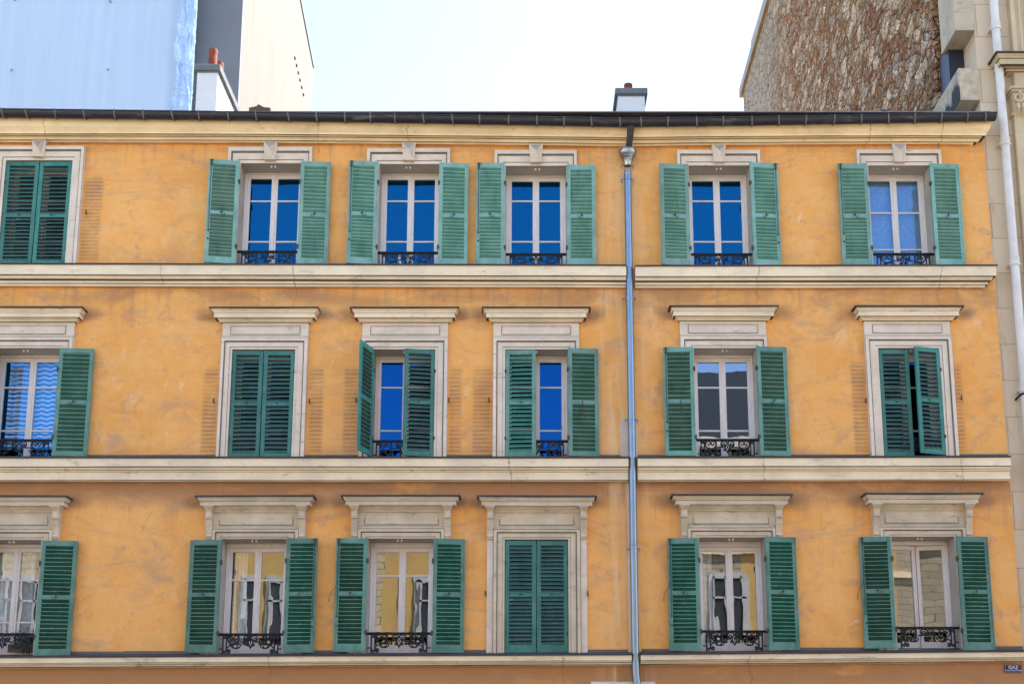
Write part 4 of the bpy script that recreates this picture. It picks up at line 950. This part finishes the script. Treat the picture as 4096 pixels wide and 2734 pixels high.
zt = Z(117, -.38); sweep([(-.01, zt+.10), (.38, zt), (.38, zt-.018), (-.01, zt)], [xe+.02, x1+.4], [0, 0], True, False).build('lead_cap', [LEAD, LEAD], SB)
MB().bbox(xe+.03, x1, -.10, .05, Z(200,-.1), Z(166,-.09), .01).build('pilaster_neck', PIL, SB)
k = MB(); zt = Z(200, -.2); xs0 = X(2318, 215, -.15)
k.bbox(xs0-.03, xs0+.6, -.26, .05, zt-.05, zt, .012); k.bbox(xs0-.0, xs0+.58, -.23, .05, zt-.09, zt-.05, .012)
vs = [(xs0+.02, -.20, zt-.10), (xs0+.5, -.20, zt-.10), (xs0+.48, -.08, zt-.48), (xs0+.06, -.08, zt-.48), (xs0+.02, .05, zt-.10), (xs0+.5, .05, zt-.10), (xs0+.48, .05, zt-.48), (xs0+.06, .05, zt-.48)]
k.add(vs, [(0,1,2,3),(4,7,6,5),(0,4,5,1),(1,5,6,2),(2,6,7,3),(3,7,4,0)])
for (cx_s, sg) in ((xs0+.10, 1), (xs0+.42, -1)):
    sp = spiral(cx_s, zt-.20, .095, .02, 90, 90-sg*560, 30)
    k.tube([(p[0], -.225, p[1]) for p in sp], [.026-.010*q/30 for q in range(31)], 7)
for q in range(5): k.tube([(xs0+.10+.08*q, -.19, zt-.30), (xs0+.10+.08*q, -.21, zt-.38), (xs0+.12+.07*q, -.13, zt-.47)], [.03,.028,.008], 7)
k.build('scrolled_capital', PIL, SB, smooth=True)
zc = Z(262, -.08)
MB().bbox(xs0+.02, x1, -.10, .05, zc-.02, zc+.03, .01).bbox(xs0+.06, x1-.05, -.07, .05, Z(1110), zc-.02, .01).build('pilaster_shaft', PIL, SB)

# ================================================================ RENDERED BUILDING at the back left, tarpaulin in front of it
YG = 13.0
GREY = worn('grey_render', (.185,.19,.205), (.12,.12,.13), 1.2, .3, var=.06, streak=False, bump=.15)
def whitewall():
    g = G('white_render'); a = g.noise(1, 6, .6, g.map((1.5, 1.5, .35)), .3)
    c = g.mix(g.ramp(a, .45, .72, 0, .5), (.185,.168,.145), (.15,.128,.10)); return g.fin(c, .9)
WHW = whitewall()
xg0, xg1 = X(-240, 150, YG), X(551, 130, YG)
yw1, zw1 = onx(718, 150, xg1); yw0, zw0 = onx(688, 0, xg1)
RBL = empty('rendered_building', ((xg0+xg1)/2, YG, 0), 'tall blank grey building with a sunlit white side, behind the ochre roof', 'building')
MB().box(xg0, xg1, YG, YG+.2, 0, 31).build('grey_wall', GREY, RBL)
slope = (zw0-zw1)/(yw0-yw1)
zend = zw0+(zw0-zw1)/(yw1-yw0)*(yw0-(YG+.2))*0
MB().prism([(YG+.202, 0), (yw1, 0), (yw1, zw1), (yw0, zw0), (yw0-(31-zw0)/abs(slope), 31), (YG+.202, 31)], 'x', xg1-.25, xg1+.002).build('white_wall', WHW, RBL)
MB().prism([(yw1+.05, zw1-.1), (yw1+.05, zw1+.1), (yw0, zw0+.15), (yw0-.6, zw0+.15-.6*slope), (yw0-.6, zw0-.6*slope)], 'x', xg0, xg1+.04).build('mansard_roof', SLATE, RBL)
for k in range(6):
    u = (1178+ (1212-1178)*k/5)/1.7437; v = (233+(379-233)*k/5)/1.7437
    yy, zz = onx(u, v, xg1); MB().bbox(xg1, xg1+.04, yy-.07, yy+.07, zz-.026, zz+.026).build('wall_anchor', IRON, RBL)
for (u, v, s_) in [(706,82,.5),(718,125,.25)]:
    yy, zz = onx(u, v, xg1); MB().box(xg1-.3, xg1-.1, yy-.1, yy+.1, zz-.2, zz+s_).build('roof_fitting', RUST, RBL)
def tarp():
    g = G('blue_tarpaulin'); x, y, z = g.xyz()
    st = g.noise(1, 3, .6, g.map((5, 1, .08))); b = g.noise(1, 4, .5, g.map((.5, 1, .25)))
    c = g.mix(g.ramp(st, .42, .62), (.60,.71,.84), (.64,.745,.87))
    c = g.mix(g.ramp(b, .4, .7, 0, .4), c, (.66,.76,.88)); c = g.mix(g.ramp(g.noise(1, 4, .7, g.map((9, 1, .05), (4,0,0))), .64, .70, 0, .5), c, (.52,.62,.76))
    d = g.n('ShaderNodeBsdfDiffuse', Color=c, Normal=g.bump(g.M('ADD', g.M('MULTIPLY', st, 1.0), b), .35, .03)); t = g.n('ShaderNodeBsdfTranslucent', Color=c)
    mx = g.n('ShaderNodeMixShader'); g.put(mx.inputs[0], .25); g.t.links.new(d.outputs[0], mx.inputs[1]); g.t.links.new(t.outputs[0], mx.inputs[2])
    g.t.links.new(mx.outputs[0], g.out.inputs[0]); return g.m
TARP = tarp()
YT = 12.68
tx0, tx1, tz0, tz1 = X(-220, 150, YT), X(443, 130, YT), 9.0, 29.0
nx_, nz_ = 90, 24
vs, fs = [], []
for i in range(nx_+1):
    for j in range(nz_+1):
        xx = tx0+(tx1-tx0)*i/nx_; zz = tz0+(tz1-tz0)*j/nz_
        yy = YT-.04+.035*math.sin(xx*2.3+.4*math.sin(zz))+.018*math.sin(xx*7.1+zz*.4)+.02*math.sin(zz*1.1+xx)
        vs.append((xx, yy, zz))
for i in range(nx_):
    for j in range(nz_): fs.append((i*(nz_+1)+j, (i+1)*(nz_+1)+j, (i+1)*(nz_+1)+j+1, i*(nz_+1)+j+1))
TP = MB().add(vs, fs).build('tarpaulin', TARP, None, ((tx0+tx1)/2, YT, tz0), smooth=True)
tag(TP, 'huge pale blue tarpaulin stretched over a scaffold at the upper left', 'tarpaulin')
EYE = simple('eyelet_grey', (.38,.42,.48), .5)
for (u, v) in [(255,7),(250,165),(37,5),(30,165)]:
    MB().bbox(X(u,v,YT)-.025, X(u,v,YT)+.025, YT-.16, YT+.0, Z(v,YT)-.022, Z(v,YT)+.022, .01).build('eyelet', EYE, TP)
def plastic():
    g = G('crumpled_plastic'); n_ = g.noise(1, 6, .7, g.map((7, 3, 1.6), (0,0,0)), 1.2)
    d = g.n('ShaderNodeBsdfDiffuse', Color=(.66,.79,.94)); t = g.n('ShaderNodeBsdfTranslucent', Color=(.55,.72,.95)); gl = g.n('ShaderNodeBsdfGlossy', Color=(.95,.98,1), Roughness=.18)
    m1 = g.n('ShaderNodeMixShader'); g.put(m1.inputs[0], .45); g.t.links.new(d.outputs[0], m1.inputs[1]); g.t.links.new(t.outputs[0], m1.inputs[2])
    m2 = g.n('ShaderNodeMixShader'); g.put(m2.inputs[0], g.ramp(n_, .4, .65, .04, .25)); g.t.links.new(m1.outputs[0], m2.inputs[1]); g.t.links.new(gl.outputs[0], m2.inputs[2])
    g.t.links.new(m2.outputs[0], g.out.inputs[0]); return g.m
pxs0, pxs1 = X(409, 130, YT-.2), X(449, 130, YT-.2)
from mathutils import noise as mn
vs, fs = [], []; NI, NJ = 46, 420
def ridge(p): return 1-abs(mn.noise(p))*2
for i in range(NI+1):
    for j in range(NJ+1):
        f = i/NI; zz = tz0+2+(28-tz0-2)*j/NJ
        edge = .16*mn.noise(Vector((zz*.9, 3, 1)))+.10*mn.noise(Vector((zz*3.2, 7, 2)))+.05*mn.noise(Vector((zz*9, 7, 2)))
        xx = pxs0+(pxs1-pxs0)*f+(1-f)*edge
        q = Vector((f*2.4+zz*.35, zz*.55, 0)); q2 = Vector((f*5+mn.noise(Vector((zz*.7, f*2, 5)))*2, zz*1.3+f*3, 4)); q3 = Vector((f*13, zz*4, 9))
        amp = .35+.65*(1-f)
        yy = YT-.24-.16*amp*ridge(q)-.085*amp*ridge(q2)-.022*ridge(q3)
        vs.append((xx, yy, zz))
for i in range(NI):
    for j in range(NJ): fs.append((i*(NJ+1)+j, (i+1)*(NJ+1)+j, (i+1)*(NJ+1)+j+1, i*(NJ+1)+j+1))
PS = MB().add(vs, fs).build('plastic_sheet', plastic(), None, ((pxs0+pxs1)/2, YT-.2, tz0+2), smooth=False)
tag(PS, 'crumpled shiny strip of clear plastic sheeting along the right edge of the blue tarpaulin', 'plastic sheet')
# scaffold frame carrying the tarpaulin
SC = empty('scaffold', ((tx0+tx1)/2, YT+.5, 0), 'scaffold hidden behind the pale blue tarpaulin', 'scaffold')
for k in range(4):
    xx = tx0+.3+(tx1-tx0-.5)*k/3; MB().tube([(xx, YT+.2, 0), (xx, YT+.2, tz1)], .03, 8).build('scaffold_post', simple('steel', (.3,.3,.3), .4, .8) if 'steel' not in bpy.data.materials else bpy.data.materials['steel'], SC)

# ================================================================ OPPOSITE SIDE OF THE STREET (seen only in the window panes)
YO = -23.5
def oppwall(name, c1, c2, panel_c):
    g = G(name); x, y, z = g.xyz(); vec = g.n('ShaderNodeCombineXYZ', X=x, Y=z, Z=0.0).outputs[0]
    br = g.n('ShaderNodeTexBrick', dict(offset=.5), Vector=vec, Color1=c1, Color2=c2, Mortar=(.17,.13,.085), Scale=1.0, Mortar_Size=.013, Brick_Width=.60, Row_Height=.25)
    ps = g.M('GREATER_THAN', g.M('SINE', g.M('ADD', g.M('MULTIPLY', x, 2*math.pi/5.3), panel_c)), -.78)
    c = g.mix(ps, (.60,.38,.13), br.outputs[0]); c = g.mix(g.ramp(g.noise(.8, 5), .4, .7, 0, .4), c, (.30,.22,.12))
    return g.fin(c, .9)
OPA = oppwall('yellow_render_and_stone', (.58,.45,.26), (.66,.53,.34), 2.1)
OPB = oppwall('pale_stone_block', (.36,.30,.21), (.44,.37,.27), .6)
OFR = simple('white_frame_far', (.48,.47,.45), .5); OGL = simple('dark_far_glass', (.05,.055,.065), .15)
def opp(name, x0, x1, h, mat, rows, label, roofh=0):
    e = empty(name, ((x0+x1)/2, YO-4, 0), label, 'building')
    MB().box(x0, x1, YO-8, YO, 0, h).build('wall', mat, e)
    cs = MB(); cs.box(x0-.1, x1+.1, YO, YO+.35, h-.3, h+.05); 
    for z in rows: cs.box(x0, x1, YO, YO+.12, z-.5, z-.25)
    cs.build('cornice', OFR if False else CREAM, e)
    if roofh: MB().prism([(YO+.2, h+.05), (YO-1.6, h+roofh), (YO-8, h+roofh), (YO-8, h+.05)], 'x', x0, x1).build('roof', simple('slate_roof', (.018,.02,.026), .9, 0, .3, 12), e)
    xs_ = [-22.9, -17.6, -14.2, -9.1, -3.7, 1.3, 6.9, 12.9, 18.2, 23]
    for z in rows:
        for x in xs_:
            if not (x0+.8 < x < x1-.8): continue
            w = 1.0; wh = 2.3
            f = MB().box(x-w/2-.12, x+w/2+.12, YO, YO+.06, z-.1, z+wh+.15)
            for a_, b_, c_, d_ in ((x-w/2, x-w/2+.09, z, z+wh), (x+w/2-.09, x+w/2, z, z+wh), (x-.06, x+.06, z, z+wh), (x-w/2, x+w/2, z+wh-.09, z+wh), (x-w/2, x+w/2, z+wh*.66, z+wh*.66+.06), (x-w/2, x+w/2, z, z+.1)):
                f.box(a_, b_, YO+.065, YO+.11, c_, d_)
            f = f.build('window', OFR, e)
            MB().box(x-w/2+.02, x+w/2-.02, YO+.061, YO+.072, z+.02, z+wh-.02).build('window_pane', OGL, f)
    if roofh:
        for x in (4.6, 9.6, 12): MB().box(x-.28, x+.28, YO-1.3, YO-.1, h+.1, h+roofh*.5).build('dormer', OFR, e)
opp('street_front_building', -27, 3.2, 11.0, OPA, (1.6, 6.3), 'low yellow and stone house across the street, mirrored in the lower panes')
opp('slate_roofed_building', 3.25, 27, 13.6, OPB, (1.6, 6.4, 10.0), 'taller pale stone house with slate roof across the street, mirrored in the panes', 3.1)

# ================================================================ ground
def flat(name, x0, x1, y0, y1, z, m, th=0):
    mb = MB()
    if th: mb.box(x0, x1, y0, y1, z-th, z)
    else: mb.add([(x0,y0,z),(x1,y0,z),(x1,y1,z),(x0,y1,z)], [(0,1,2,3)])
    return tag(mb.build(name, m), kind='structure')
flat('ground', -400, 400, -400, 400, -.16, simple('earth', (.16,.145,.12), .95, 0, .2, 1))
flat('road', -120, 120, -19.2, -4.0, -.15+.0, simple('asphalt', (.085,.08,.078), .9, 0, .4, 60))
PAVE = simple('paving', (.34,.31,.27), .9, 0, .2, 10)
flat('pavement', -120, 120, -4.0, -.001, 0, PAVE, .16); flat('pavement', -120, 120, YO+.001, -19.2, 0, PAVE, .16)

# ================================================================ light, sky, camera
SUN_EL, SUN_AZ = R(52), R(62)          # azimuth clockwise from +Y
w = bpy.data.worlds.new('World'); scene.world = w; w.use_nodes = True
nt = w.node_tree; nt.nodes.clear()
sk = nt.nodes.new('ShaderNodeTexSky'); sk.sky_type = 'NISHITA'; sk.sun_disc = False; sk.sun_elevation = SUN_EL; sk.sun_rotation = SUN_AZ
sk.air_density = 1.0; sk.dust_density = 1.0; sk.ozone_density = 1.2
bg = nt.nodes.new('ShaderNodeBackground'); bg.inputs[1].default_value = .15; wo = nt.nodes.new('ShaderNodeOutputWorld')
nt.links.new(sk.outputs[0], bg.inputs[0]); nt.links.new(bg.outputs[0], wo.inputs[0])
sd_ = bpy.data.lights.new('sun', 'SUN'); sd_.energy = 5.0; sd_.angle = R(.53); sd_.color = (1, .95, .87)
so = bpy.data.objects.new('sun', sd_); COL.objects.link(so)
dv_ = Vector((math.sin(SUN_AZ)*math.cos(SUN_EL), math.cos(SUN_AZ)*math.cos(SUN_EL), math.sin(SUN_EL)))
so.rotation_euler = (-dv_).to_track_quat('-Z', 'Y').to_euler(); so.location = dv_*60
cd = bpy.data.cameras.new('camera'); cam = bpy.data.objects.new('camera', cd); COL.objects.link(cam); scene.camera = cam
cam.location = (0, -D, CZ); cam.rotation_euler = (R(90)+TH, 0, 0)
cd.sensor_width = 36; cd.lens = F/2349*36; cd.clip_end = 2000
cd.shift_x = (1174.5-U0)/2349; cd.shift_y = (V0-784)/2349
scene.view_settings.view_transform = 'Standard'; scene.view_settings.look = 'None'; scene.view_settings.exposure = 1.86; scene.view_settings.gamma = 1
scene.cycles.max_bounces = 8; scene.cycles.transparent_max_bounces = 12
